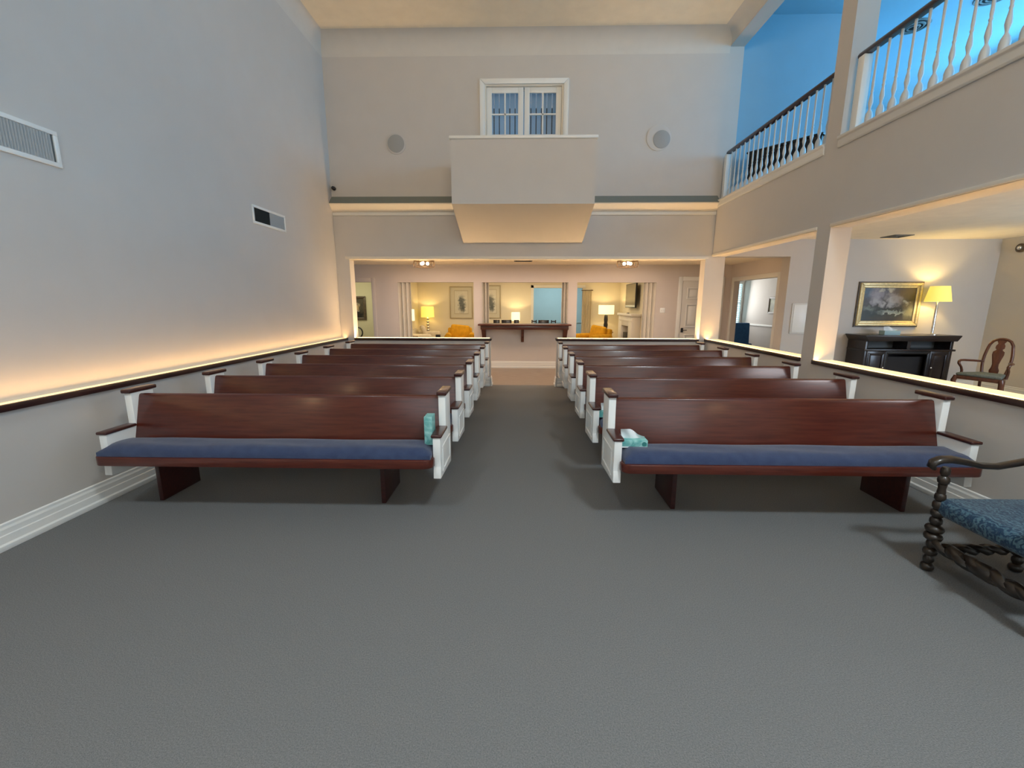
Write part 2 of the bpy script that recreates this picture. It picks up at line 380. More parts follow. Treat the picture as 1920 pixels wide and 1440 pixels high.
# baseboards
def bb_prof(x, s, h=.175):
    return [(x, 0), (x+s*.032, 0), (x+s*.032, .035), (x+s*.022, .045), (x+s*.022, .095), (x+s*.017, .10), (x+s*.017, .135), (x+s*.010, .15), (x+s*.010, h-.008), (x+s*.004, h), (x, h)]
struct(MB().prism(bb_prof(XLL, 1), 'y', YF, D).build('baseboard_left', 'white', bevel=.003))
struct(MB().prism(bb_prof(XR, -1), 'y', YF, D).build('baseboard_right', 'white', bevel=.003))
struct(MB().prism(bb_prof(D+.01, -1), 'x', -3.38, -.61).build('baseboard_end_left', 'white'))
struct(MB().prism(bb_prof(D+.01, -1), 'x', .70, 3.48).build('baseboard_end_right', 'white'))
for x, s, nm in ((-.60, 1, 'baseboard_aisle_left'), (.69, -1, 'baseboard_aisle_right')):
    struct(MB().prism(bb_prof(x, s), 'y', D-.02, D+.23).build(nm, 'white'))

# ---------------------------------------------------------------- lit caps on the half walls
def cap_y(x0, x1, y0, y1, side, label, lab2):
    """cap along y: dark nosing on the room side (side=+1: room at +x), self-glowing top behind"""
    c = thing('lit_wall_cap', label, 'wall cap', ((x0+x1)/2, (y0+y1)/2, CAP-.045), group='lit caps on the half walls')
    l, h = (y1-y0)/2, (x1-x0)/2
    if side > 0: nx0, nx1, lx0, lx1 = h-.035, h, -h, h-.035
    else: nx0, nx1, lx0, lx1 = -h, -h+.035, -h+.035, h
    box(nx0, nx1, -l, l, 0, .047).build('nosing', 'nosing', c, bevel=.006)
    box(lx0, lx1, -l, l, 0, .018).build('cap_board', 'cream_trim', c)
    # the led tape lies in a slot right behind the nosing, the cap top behind it glows in place of lamplight
    w_ = .032 if side > 0 else .04
    if side > 0:
        box(lx0+.002, lx1-w_-.006, -l, l, .026, .041).build('glowing_top', 'strip', c); box(lx1-w_-.004, lx1-.002, -l, l, .018, .024).build('led_tape', 'led_soft', c)
    else:
        box(lx0+w_+.006, lx1-.004, -l, l, .026, .046).build('glowing_top', 'strip', c); box(lx0+.002, lx0+w_+.002, -l, l, .018, .024).build('led_tape', 'led', c)
    return c
cap_y(XL, XLL+.03, YF, D-.002, 1, 'glowing dark-nosed cap running the length of the left wall', '')
cap_y(XR-.025, XR2, 1.0, 5.19, -1, 'glowing cap on the right half wall between the pews and the fireplace room', '')
cap_y(XR-.025, XR2, 5.42, D, -1, 'glowing cap on the right half wall beyond the square post', '')
def cap_x(x0, x1, label, oh):
    c = thing('lit_wall_cap', label, 'wall cap', ((x0+x1)/2, D+.09, CAP-.045), group='lit caps on the half walls')
    l = (x1-x0)/2
    a, b_ = -l, l
    box(a-(.02 if oh < 0 else 0), b_+(.02 if oh > 0 else 0), -.115, -.08, 0, .047).build('nosing', 'nosing', c, bevel=.006)
    if oh > 0: box(b_-.015, b_+.02, -.08, .13, 0, .047).build('end_nosing', 'nosing', c, bevel=.006)
    else: box(a-.02, a+.015, -.08, .13, 0, .047).build('end_nosing', 'nosing', c, bevel=.006)
    box(a+.02, b_-.02, -.08, .12, 0, .018).build('cap_board', 'cream_trim', c)
    box(a+.022, b_-.022, -.02, .11, .026, .046).build('glowing_top', 'strip', c)
    box(a+.022, b_-.022, -.078, -.028, .018, .024).build('led_tape', 'led_end', c)
cap_x(-3.245, -.60, 'glowing cap on the low end wall behind the left pews, dark front edge', 1)
cap_x(.69, 3.395, 'glowing cap on the low end wall behind the right pews, dark front edge', -1)

# ---------------------------------------------------------------- balcony pulpit box and french doors
bal = thing('balcony', 'white boxed balcony with slanted underside below the french doors', 'balcony', (0, D, 2.7))
b = MB().prism([(-1.30, .41), (-1.30, 1.33), (-1.18, 1.33), (-1.18, .62), (0, .62), (0, 0)], 'x', -1.085, 1.11)
b.box(-1.085, -.98, -1.2, 0, .60, 1.33).box(1.005, 1.11, -1.2, 0, .60, 1.33)
b.build('balcony_box', 'wall', bal)
b = MB(); b.box(-1.105, 1.13, -1.325, -1.16, 1.33, 1.375); b.box(-1.105, -.96, -1.16, 0, 1.33, 1.375); b.box(.985, 1.13, -1.16, 0, 1.33, 1.375)
b.build('rail_cap', 'white', bal, bevel=.01)

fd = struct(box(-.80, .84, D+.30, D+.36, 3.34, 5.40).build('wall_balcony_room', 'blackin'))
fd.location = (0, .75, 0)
d1 = struct(MB().frame(-.755, .80, 3.30, 5.44, .09, D-.03, D).build('door_1', 'white', bevel=.012))
MB().frame(-.672, .712, 3.32, 5.36, .03, D, D+.12).build('door_jamb', 'cream_trim', d1)
for xa, xb in ((-.64, .013), (.027, .68)):
    lf = MB()
    st = .095
    lf.box(xa, xa+st, D+.05, D+.09, 3.36, 5.33); lf.box(xb-st, xb, D+.05, D+.09, 3.36, 5.33)
    lf.box(xa+st, xb-st, D+.05, D+.09, 5.24, 5.33); lf.box(xa+st, xb-st, D+.05, D+.09, 3.36, 3.55)
    leaf = lf.build('door_leaf', 'white', d1, bevel=.006)
    cx = (xa+xb)/2
    mt = MB(); mt.box(cx-.013, cx+.013, D+.055, D+.085, 3.55, 5.24)
    zs = [5.24-.34*i for i in range(6)]
    for z in zs[1:5]: mt.box(xa+st, xb-st, D+.055, D+.085, z-.012, z+.012)
    mt.build('glazing_bar', 'white', leaf)
    for i in range(5):
        for x0_, x1_ in ((xa+st, cx-.013), (cx+.013, xb-st)):
            z1 = zs[i]-.012; z0 = zs[i+1]+.012 if i < 4 else 3.55
            box(x0_, x1_, D+.068, D+.072, z0, z1).build('pane', 'glass', leaf)
vb = thing('vertical_blind', 'pale blue vertical blind hanging behind the french door panes', 'blind', (0, D+.2, 5.36))
box(-.70, .74, -.02, .02, -.03, 0).build('head_rail', 'trim', vb)
for i in range(15):
    x = -.66 + i*.095
    o = box(-.040, .040, -.002, .002, -2.0, -.03).build('vane', 'sheer', vb); o.location = (x, 0, 0); o.rotation_euler = (0, 0, .22)
area('balcony_room_light', (-.2, D+.95, 4.7), (-.1, D, 4.55), 1.2, .9, 7, (.45, .75, 1.0))

# ---------------------------------------------------------------- speakers, security camera, wall grilles
def speaker(x, z, label, ro, off):
    t = thing('wall_speaker', label, 'speaker', (x, D, z), group='round speakers on the upper end wall')
    MB().lathe([(ro, 0), (ro, -.012), (ro-.02, -.018), (.15, -.018)], (off[0], 0, off[1]), 32, 'y').build('mounting_ring', 'wall', t, smooth=True)
    MB().lathe([(.148, -.012), (.148, -.026), (.10, -.034), (.001, -.036)], (0, 0, 0), 32, 'y').build('speaker_grille', 'greypaint', t, smooth=True)
speaker(-2.263, 4.408, 'round grey speaker flush in the end wall, left of the balcony', .175, (0, 0))
speaker(2.452, 4.453, 'round grey speaker in a wide pale ring, right of the balcony', .215, (-.05, .03))
t = thing('security_camera', 'small black dome camera low in the upper left corner of the end wall', 'camera', (-3.44, D, 3.66))
MB().lathe([(.035, 0), (.035, -.03), (.02, -.045)], (0, 0, 0), 12, 'y').build('base', 'black', t, smooth=True)
MB().ball((0, -.055, 0), .032).build('dome', 'black', t, smooth=True)

def grille(y0, y1, z0, z1, label, split):
    t = thing('wall_grille', label, 'vent', (XL, (y0+y1)/2, (z0+z1)/2), group='air grilles on the left wall')
    l, h = (y1-y0)/2, (z1-z0)/2
    b = MB(); wd = .032
    for a in ((-l, l, -h, -h+wd), (-l, l, h-wd, h), (-l, -l+wd, -h+wd, h-wd), (l-wd, l, -h+wd, h-wd)):
        b.box(0, .014, a[0], a[1], a[2], a[3])
    b.build('grille_frame', 'white', t, bevel=.003)
    box(.0005, .002, -l+wd, l-wd, -h+wd, h-wd).build('dark_back', 'greydark', t)
    n = int((2*l-2*wd)/.02)
    sl = MB(); sr = MB()
    for i in range(n):
        y = -l+wd+.01+i*.02
        left = split and y < 0
        dy = -.010 if left else .010
        (sl if left else sr).add([(.003, y-dy, -h+wd), (.003, y-dy, h-wd), (.012, y+dy*.6, h-wd), (.012, y+dy*.6, -h+wd),
                                  (.004, y-dy-.001, -h+wd), (.004, y-dy-.001, h-wd), (.013, y+dy*.6-.001, h-wd), (.013, y+dy*.6-.001, -h+wd)],
                                 [(0,1,2,3),(7,6,5,4),(0,4,5,1),(3,2,6,7),(1,5,6,2),(0,3,7,4)])
    if sl.v: o = sl.build('louvre_bank', 'greydark', t); o['kind'] = 'stuff'  # darker colour stands in for shade on the louvres tilted the other way
    o = sr.build('louvre_bank', 'greypaint', t); o['kind'] = 'stuff'
grille(2.55, 3.412, 2.60, 2.855, 'white framed air grille high on the left wall, nearest the camera', False)
grille(5.77, 6.55, 2.625, 2.860, 'white framed air grille half dark half pale, farther along the left wall', True)

# ---------------------------------------------------------------- pews
def make_pew(xa, xb, aisle, legs, label, name='pew'):
    """xa..xb outer faces of the ends; aisle=+1 if the aisle end is at xb. local y=0 is the front of the back post"""
    cx = (xa+xb)/2; t = thing(name, label, 'pew', (cx, 0, 0), group='church pews')
    l = (xb-xa)/2; T = .055
    sx0, sx1 = (-l-.01, l-T+.012) if aisle > 0 else (-l+T-.012, l+.01)
    def seat_outline():
        r = .07; pts = []
        for cxx, a0 in ((sx1-r, -PI/2),): pass
        pts = [(sx0+.0, .02), (sx0, -.33+r)]
        for i in range(1, 6):
            a = PI + PI/2*i/5; pts.append((sx0+r+r*math.cos(a), -.33+r+r*math.sin(a)))
        for i in range(0, 6):
            a = -PI/2 + PI/2*i/5; pts.append((sx1-r+r*math.cos(a), -.33+r+r*math.sin(a)))
        pts.append((sx1, .02)); return pts
    # the part of the seat board behind the end panels' front runs between them, the nose in front laps over them
    MB().prism(seat_outline()[1:-1] + [(sx1, -.252), (sx1 - (T if aisle < 0 else .012), -.252), (l-T, .06), (-l+T, .06), (sx0 + (T if aisle > 0 else .012), -.252), (sx0, -.252)][:6], 'z', .435, .502).build('seat', 'mahog', t, bevel=.012)
    back = [(-.045, .47), (.062, .862), (.070, .884), (.088, .892), (.104, .884), (.106, .868), (-.008, .44)]
    MB().prism(back, 'x', -l+T, l-T).build('backrest', 'mahog', t, bevel=.004)
    for s in (-1, 1):
        x0 = -l if s < 0 else l-T
        out = [(-.255, .335), (-.25, .40), (-.243, .42), (-.243, .47), (-.25, .50), (-.25, .645), (0, .645), (0, .912), (.205, .900), (.205, .40), (.195, .305)]
        e = MB().prism(out, 'x', x0, x0+T).build('end_panel', 'white', t, bevel=.004)
        xo = x0 if s < 0 else x0+T
        b = MB()
        for (y0, y1, z0, z1) in ((-.19, .13, .545, .565), (-.19, .13, .365, .385), (-.19, -.17, .385, .545), (.11, .13, .385, .545)):
            b.box(xo-.009 if s < 0 else xo, xo if s < 0 else xo+.009, y0, y1, z0, z1)
        b.build('panel_moulding', 'white', e, bevel=.004)
        box(x0-.012, x0+T+.012, -.262, .0, .645, .668).build('arm_cap', 'mahog_dark', e, bevel=.009, seg=3)
        box(x0-.010, x0+T+.010, -.02, .235, .906, .938).build('post_cap', 'mahog_dark', e, bevel=.009, seg=3)
    for lx in legs:
        MB().prism([(.02, .0), (.02, .44), (.43, .44), (.43, .0)], 'x', lx-cx-.018, lx-cx+.018).build('leg', 'mahog_dark', t, bevel=.004)
    return t
PL = (-3.10, -.582); PR = (.664, 3.185)
ORD = ['nearest the camera', 'second from the front', 'third from the front', 'fourth from the front', 'fifth from the front', 'farthest back']
Y1 = 3.192; SP = .86
pl = make_pew(*PL, 1, (-2.95, -1.11), '')
pr = make_pew(*PR, -1, (1.21, 3.00), '')
for i in range(6):
    for proto, side, dy in ((pl, 'left', 0), (pr, 'right', -.04)):
        o = proto if i == 0 else copy_tree(proto)
        o.location.y = Y1 + SP*i + (dy if i == 0 else 0)
        o['label'] = 'mahogany pew with white ends, %s of the aisle, %s' % (side, ORD[i])
def make_cushion(xa, xb):
    n, m = 40, 8; b = MB()
    l = (xb-xa)/2; y0, y1 = -.315, -.035; h = .075
    me_v = []; 
    for k in (0, 1):
        for j in range(m+1):
            for i in range(n+1):
                u = -1+2*i/n; v = -1+2*j/m
                x = u*l; y = (y0+y1)/2 + v*(y1-y0)/2
                ed = min((1-abs(u))*l, (1-abs(v))*(y1-y0)/2)
                z = h if k else 0
                if k: z = .030 + (h-.030)*min(1, (ed/.05))**.5 + .004*math.sin(x*7+j)*min(1, ed/.06)
                me_v.append((x, y, z))
    N = (n+1)*(m+1); fs = []
    for j in range(m):
        for i in range(n):
            a = j*(n+1)+i; fs.append((a, a+n+1, a+n+2, a+1)); fs.append((N+a, N+a+1, N+a+n+2, N+a+n+1))
    for i in range(n):
        fs.append((i, i+1, N+i+1, N+i)); a = m*(n+1)+i; fs.append((a+1, a, N+a, N+a+1))
    for j in range(m):
        a = j*(n+1); fs.append((a+n+1, a, N+a, N+a+n+1)); a += n; fs.append((a, a+n+1, N+a+n+1, N+a))
    return b.add(me_v, fs)
for (xa, xb), side, dy in (((-3.075, -.645), 'left', 0), ((.73, 3.15), 'right', -.04)):
    src = None
    for i in range(6):
        if src is None: o = src = make_cushion(xa, xb).build('pew_cushion', 'navy', smooth=True, ang=60)
        else: o = src.copy(); C.objects.link(o)
        o.location = ((xa+xb)/2, Y1+SP*i+(dy if i == 0 else 0), .503)
        tag(o, 'long navy seat cushion lying on the %s pew %s' % (side, ORD[i]), 'cushion', 'navy pew cushions')

# ---------------------------------------------------------------- tissue boxes
def tissue_box(loc, sx, sy, sz, label, cardm, tissue='up', rz=0, badge=False, tname='tissue_box'):
    t = thing(tname, label, 'tissue box', loc, rz, group='tissue boxes')
    box(-sx/2, sx/2, -sy/2, sy/2, 0, sz).build('carton', cardm, t, bevel=.003)
    if badge:
        MB().lathe([(.017, 0), (.017, -.0012)], (sx/2-.026, -sy/2, sz*.5), 16, 'y').build('printed_badge', 'tealdark', t)
        box(-sx/2+.002, sx/2-.002, -sy/2-.0006, -sy/2, .001, .009).build('printed_band', 'boxpaper', t)
    if tissue == 'up':
        b = MB(); n = 14; vs = []; fs = []
        for k in range(2):
            for j in range(5):
                for i in range(n+1):
                    u = i/n; h = (.070+.022*math.sin(PI*min(1, u*1.4))-.050*u)
                    x = (-.42+.84*u)*sx*(1-.12*(1-j/4)); z = sz + h*j/4
                    y = .012*math.sin(u*9+j*.7)*(.3+j/4) + (k-.5)*.004 - .01*j/4
                    vs.append((x, y, z))
            for j in range(4):
                for i in range(n):
                    a = k*5*(n+1)+j*(n+1)+i; fs.append((a, a+1, a+n+2, a+n+1))
        b.add(vs, fs).build('tissue', 'boxpaper', t, smooth=True, ang=80)
    else:
        MB().lathe([(.03, 0), (.03, .0015)], (-sx/2-.0008, 0, sz*.55), 12, 'x').build('slot', 'boxpaper', t)
    return t
tissue_box((.822, 3.045, .552+.018), .205, .115, .055, 'teal tissue box with a white tissue sticking up on the nearest right pew', 'teal', badge=True)
tissue_box((.837, 3.885, .552+.018), .225, .115, .055, 'teal tissue box on the second right pew, mostly hidden by the nearest pew', 'teal')
tissue_box((-.683, 3.075, .548+.018), .060, .115, .215, 'teal tissue box standing on end against the arm of the nearest left pew', 'teal', tissue='none')

# ---------------------------------------------------------------- foreground antique armchair (faces left, cut by the frame)
ac = thing('antique_armchair', 'dark carved antique armchair with blue damask seat at the right edge, front of the room', 'chair', (2.76, 2.13, 0))
def turned(z0, z1, segs, r=.024):
    """list of (radius, z) for a turned leg with rings and balls"""
    prof = []; n = len(segs)
    for i, (kind, rr) in enumerate(segs):
        a = z0+(z1-z0)*i/n; h = (z1-z0)/n
        if kind == 'ball': prof += [(rr*.55, a), (rr*.9, a+h*.2), (rr, a+h*.5), (rr*.9, a+h*.8), (rr*.55, a+h)]
        elif kind == 'ring': prof += [(rr*.7, a), (rr, a+h*.3), (rr, a+h*.7), (rr*.7, a+h)]
        else: prof += [(rr, a), (rr*.85, a+h*.5), (rr, a+h)]
    return prof
for sx, sy in ((-1, 1), (-1, -1), (1, 1), (1, -1)):
    x, y = sx*.265, sy*.29
    pr_ = turned(0, .40, [('ball', .034), ('ring', .026), ('ball', .036), ('ring', .026), ('ball', .046), ('ball', .046), ('ring', .03), ('ball', .034)])
    MB().lathe(pr_, (x, y, 0), 14).build('leg', 'oldwood', ac, smooth=True, ang=60)
# carved stretchers
def twist(p0, p1, r, turns, n=36):
    b = MB(); p0, p1 = Vector(p0), Vector(p1); d = (p1-p0); s = Vector((0, 0, 1)); q = d.cross(s).normalized()
    for ph in (0, PI):
        pts = [p0 + d*(i/n) + (s*math.cos(2*PI*turns*i/n+ph) + q*math.sin(2*PI*turns*i/n+ph))*r*.55 for i in range(n+1)]
        b.tube(pts, [r*(.55+.25*math.sin(PI*i/n)) for i in range(n+1)], 6)
    return b
st = twist((-.265, -.28, .19), (-.265, .28, .19), .034, 2.5); st.ball((-.265, 0, .19), .055, sq=(.8, 1.6, .8)); st.ball((-.265, .15, .19), .046, sq=(.8, 1.2, .8)); st.ball((-.265, -.15, .19), .046, sq=(.8, 1.2, .8))
st.build('front_stretcher', 'oldwood', ac, smooth=True, ang=60)
for sy in (-1, 1):
    twist((-.26, sy*.29, .14), (.26, sy*.29, .14), .026, 3).build('side_stretcher', 'oldwood', ac, smooth=True, ang=60)
b = MB(); b.box(-.285, .29, -.315, .315, .36, .475)
b.build('seat', 'damask', ac, bevel=.05, seg=4)
for sy in (-1, 1):
    sup = MB().lathe(turned(.40, .665, [('ring', .03), ('ball', .028), ('plain', .022), ('ball', .03), ('ring', .024)]), (-.268, sy*.29, 0), 12)
    sup.build('arm_post', 'oldwood', ac, smooth=True, ang=60)
    pts = [(-.335, .655), (-.355, .672), (-.345, .695), (-.31, .710), (-.25, .714), (-.17, .700), (-.08, .677), (.02, .672), (.12, .692), (.22, .715), (.30, .72)]
    MB().tube([(x, sy*.29, z) for x, z in pts], [.016, .024, .028, .030, .030, .027, .025, .025, .026, .026, .024], 10, flat=.75).build('arm', 'oldwood', ac, smooth=True, ang=70)
    MB().tube([(.27, sy*.29, .40), (.31, sy*.29, .72), (.38, sy*.29, 1.15)], .026, 10).build('back_post', 'oldwood', ac, smooth=True)
b = MB(); b.prism([(.235, .56), (.30, .56), (.40, 1.12), (.335, 1.12)], 'y', -.26, .26); b.build('back_pad', 'damask', ac, bevel=.025, seg=3)

# ---------------------------------------------------------------- side room on the right
b = MB(); b.box(4.95, 9.0, D, D+.25, 0, 2.9); b.box(XR2, 4.95, D, D+.25, 2.464, 2.9)
struct(b.build('wall_side_room_back', 'wall'))
struct(box(8.70, 8.95, YF, D, 0, 2.9).build('wall_side_room_right', 'wall'))
struct(MB().prism(bb_prof(8.70, -1), 'y', YF, D).build('baseboard_side_room', 'trim'))
struct(MB().prism(bb_prof(D, -1), 'x', 4.97, 8.70).build('baseboard_side_room_back', 'trim'))

pt = thing('landscape_painting', 'dark landscape painting in a wide gilt frame above the fireplace console', 'painting', (6.84, D-.001, 1.600))
W, H = 1.13, .79
MB().frame(-W/2, W/2, -H/2, H/2, .05, -.050, 0).build('outer_frame', 'gold', pt, bevel=.012, seg=3)
MB().frame(-W/2+.048, W/2-.048, -H/2+.048, H/2-.048, .045, -.030, -.002).build('inner_frame', 'gold', pt, bevel=.008)
MB().frame(-W/2-.02, W/2+.02, -H/2-.02, H/2+.02, .03, -.025, 0).build('frame_edge', 'brownframe', pt)
can = painting('landscape_canvas', (.035, .04, .035), [
    (0, .20, .55, .20, (.10, .10, .12), .5), (-.40, .24, .10, .10, (.08, .13, .19), .4), (-.22, .16, .12, .13, (.30, .30, .36), .5),
    (-.05, .02, .14, .12, (.035, .034, .038), .5), (.10, .10, .15, .10, (.42, .41, .42), .4), (.05, -.01, .06, .05, (.36, .36, .38), .5), (-.12, -.01, .06, .04, (.40, .40, .42), .4), (-.22, .06, .09, .06, (.38, .38, .42), .5),
    (.02, .26, .06, .04, (.5, .48, .4), .5), (-.15, .27, .05, .03, (.46, .45, .40), .5), (.30, .20, .20, .15, (.16, .10, .045), .6), (.40, .02, .12, .14, (.06, .045, .02), .6), (.32, .04, .05, .03, (.38, .36, .28), .5),
    (0, -.10, .5, .06, (.03, .035, .032), .5), (.06, -.135, .28, .025, (.26, .32, .30), .4), (.10, -.165, .25, .012, (.46, .50, .46), .5), (.12, -.19, .18, .018, (.05, .06, .04), .5), (-.30, -.20, .20, .13, (.028, .04, .04), .5), (-.34, -.08, .08, .04, (.16, .20, .18), .7), (.41, -.14, .09, .12, (.20, .21, .15), .7), (.1, -.27, .35, .05, (.06, .055, .045), .6)], nscale=11, rough=.35, coat=.2, base2=(.07, .075, .07))
box(-W/2+.09, W/2-.09, -.014, -.006, -H/2+.09, H/2-.09).build('canvas', can, pt)

cs = thing('fireplace_console', 'dark wooden fireplace console with open shelf under the painting', 'console', (6.975, 7.83, 0))
w2 = .775
b = MB(); b.box(-w2, -w2+.05, -.01, .42, 0, .98); b.box(w2-.05, w2, -.01, .42, 0, .98); b.box(-w2+.05, w2-.05, .39, .42, 0, .98)
b.build('carcass', 'console', cs, bevel=.004)
b = MB().prism([(-w2, .955), (w2, .955), (w2+.065, 1.045), (w2+.065, 1.06), (-w2-.065, 1.06), (-w2-.065, 1.045)], 'y', -.075, .425); b.build('crown_top', 'console', cs, bevel=.006)
box(-w2-.03, w2+.03, -.04, .39, .775, .81).build('mid_shelf', 'console', cs, bevel=.008)
box(-.03, .03, .0, .385, .81, .955).build('shelf_divider', 'console', cs)
box(-w2+.05, w2-.05, .30, .385, .81, .955).build('shelf_back', 'greydark', cs)
for s in (-1, 1):
    xa, xb = (-w2+.052, -.40) if s < 0 else (.40, w2-.052)
    dr = box(xa, xb, -.012, .012, .05, .77).build('cabinet_door', 'console', cs, bevel=.003)
    cx = (xa+xb)/2
    MB().frame(xa+.02, xb-.02, .08, .74, .045, -.024, -.012).build('door_moulding', 'console', dr, bevel=.004)
    MB().lathe([(.012, 0), (.008, -.012), (.016, -.026), (.004, -.034)], (xb-.03 if s < 0 else xa+.03, -.012, .475), 12, 'y').build('knob', 'chrome', dr, smooth=True)
fb = box(-.398, .398, .02, .38, .05, .10).build('firebox', 'blackin', cs)
box(-.38, .38, .10, .11, .10, .66).build('firebox_glass', 'blackin', fb)
MB().frame(-.398, .398, .05, .77, .05, -.012, .02).build('firebox_frame', 'black', cs, bevel=.004)
b = MB()
for i in range(4): b.tube([(-.22+.12*i, .06, .13+.02*(i % 2)), (-.10+.1*i, .085, .15)], .022, 8)
b.build('log_set', 'greydark', cs)

tl = thing('table_lamp', 'chrome column lamp with glowing yellow shade on the fireplace console', 'lamp', (7.49, 7.99, 1.06), group='lit table lamps')
MB().lathe([(.085, 0), (.085, .012), (.03, .022), (.02, .03)], (0, 0, 0), 20).build('base', 'chrome', tl, smooth=True)
MB().lathe([(.021, .02), (.021, .50), (.014, .52), (.012, .60)], (0, 0, 0), 16).build('column', 'chrome', tl, smooth=True)
def shade(par, r0, r1, z0, z1, m, name='shade', n=28):
    b = MB(); k = b.lathe([(r0, z0), (r1, z1)], (0, 0, 0), n, cap=False); b.lathe([(r0-.004, z0), (r1-.004, z1)], (0, 0, 0), n, cap=False)
    return b.build(name, m, par, smooth=True, ang=60)
shade(tl, .185, .135, .595, .865, 'shade_y')
point('lamp_glow', (7.49, 7.99, 1.82), 21, (1.0, .70, .27), .03)
tissue_box((6.68, 7.93, 1.0605), .28, .13, .075, 'pale blue tissue box on top of the fireplace console', 'palebluecard')

# queen anne chair
qa = thing('splat_back_armchair', 'mahogany splat-back armchair with grey seat beside the fireplace console', 'chair', (7.70, 7.15, 0), .39)
# local frame: the chair faces -x
def cab(x, y, z0=.42):
    sx = -1 if x < 0 else 1; sy = 1 if y > 0 else -1
    return MB().tube([(x, y, z0), (x+sx*.02, y+sy*.02, .34), (x+sx*.005, y+sy*.005, .2), (x-sx*.008, y-sy*.008, .08), (x+sx*.03, y+sy*.03, .025), (x+sx*.045, y+sy*.045, .0)], [.034, .036, .022, .016, .024, .03], 10)
for y in (-.27, .27): cab(-.22, y).build('front_leg', 'chairwood', qa, smooth=True, ang=60)
for y in (-.14, .14): MB().tube([(.22, y, .44), (.235, y, .25), (.27, y, 0)], [.024, .02, .018], 8).build('back_leg', 'chairwood', qa, smooth=True)
MB().prism([(-.25, -.30), (-.25, .30), (.23, .165), (.23, -.165)], 'z', .37, .43).build('seat_rail', 'chairwood', qa, bevel=.012)
MB().prism([(-.24, -.285), (-.24, .285), (.215, .155), (.215, -.155)], 'z', .425, .48).build('seat_pad', 'greyseat', qa, bevel=.025, seg=3)
bk = []
for t_ in range(0, 41):
    u = t_/40
    if u < .4: y = -.138 - .028*math.sin(PI*u/.4); z = .44 + .50*u/.4
    elif u <= .6:
        a = (u-.4)/.2; y = -.138+.276*a; z = .94 + .10*math.sin(PI*a)**.5 if 0 < a < 1 else .94
    else: a = (1-u)/.4; y = .138 + .028*math.sin(PI*a); z = .44 + .50*a
    bk.append((.225 + .09*((z-.44)/.6), y, z))
MB().tube(bk, .021, 8, flat=1).build('back_frame', 'chairwood', qa, smooth=True, ang=60)
half = [(.075, .46), (.085, .52), (.06, .57), (.055, .62), (.075, .70), (.098, .78), (.095, .83), (.055, .855), (.05, .87), (.075, .885), (.075, .93), (.05, .965), (.085, 1.015), (.09, 1.03)]
pts = [(y*.72, z) for y, z in half] + [(-y*.72, z) for y, z in reversed(half)]
sp = MB().prism(pts, 'x', -.008, .008)
for i in range(len(sp.v)): v = sp.v[i]; sp.v[i] = (v[0] + .225 + .09*((v[2]-.44)/.6) - .02*math.sin(PI*(v[2]-.44)/.6), v[1], v[2])
sp.build('splat', 'chairwood', qa, bevel=.004)
for y in (-1, 1):
    MB().tube([(.245, y*.158, .655), (.12, y*.235, .665), (-.02, y*.29, .672), (-.10, y*.30, .672), (-.145, y*.30, .655), (-.155, y*.295, .625), (-.13, y*.29, .595), (-.09, y*.285, .56), (-.07, y*.275, .50), (-.085, y*.27, .43)], [.017, .018, .02, .02, .02, .02, .018, .017, .018, .02], 8).build('arm', 'chairwood', qa, smooth=True, ang=60)

def ceiling_vent(x, y, z, s, label, name='ceiling_vent'):
    t = thing(name, label, 'vent', (x, y, z), group='dark ceiling vents')
    b = MB()
    for a in ((-s, s, -s, -s+.03), (-s, s, s-.03, s), (-s, -s+.03, -s+.03, s-.03), (s-.03, s, -s+.03, s-.03)): b.box(a[0], a[1], a[2], a[3], -.012, 0)
    b.build('vent_frame', 'greydark', t)
    box(-s+.03, s-.03, -s+.03, s-.03, -.003, 0).build('vent_back', 'blackin', t)
    b = MB()
    for i in range(6):
        q = s-.06-i*(s-.06)/6
        if q > .02:
            for a in ((-q, q, -q, -q+.012), (-q, q, q-.012, q)): b.box(a[0], a[1], a[2], a[3], -.01, -.003)
    o = b.build('vent_ring', 'greydark', t); o['kind'] = 'stuff'
ceiling_vent(6.51, 7.90, 2.77, .16, 'dark square air vent in the fireplace room ceiling')
ceiling_vent(.03, 9.66, 2.53, .20, 'dark square air vent in the foyer ceiling between the two caged lights')
t = thing('emergency_light', 'small round emergency lamp high on the side room right wall', 'light', (8.70, 7.93, 2.575))
MB().lathe([(.075, 0), (.075, -.03), (.05, -.05)], (0, 0, 0), 16, 'x').build('base', 'brownframe', t, smooth=True)
MB().ball((-.06, -.02, .0), .035).build('lamp_head', 'chrome', t, smooth=True)
t = thing('electrical_panel', 'flat white electrical panel on the wall right of the foyer opening', 'panel', (5.26, D, 1.335))
box(-.18, .18, -.02, 0, -.285, .285).build('panel_frame', 'trim', t, bevel=.006)
box(-.15, .15, -.028, -.02, -.255, .255).build('panel_door', 'white', t, bevel=.004)

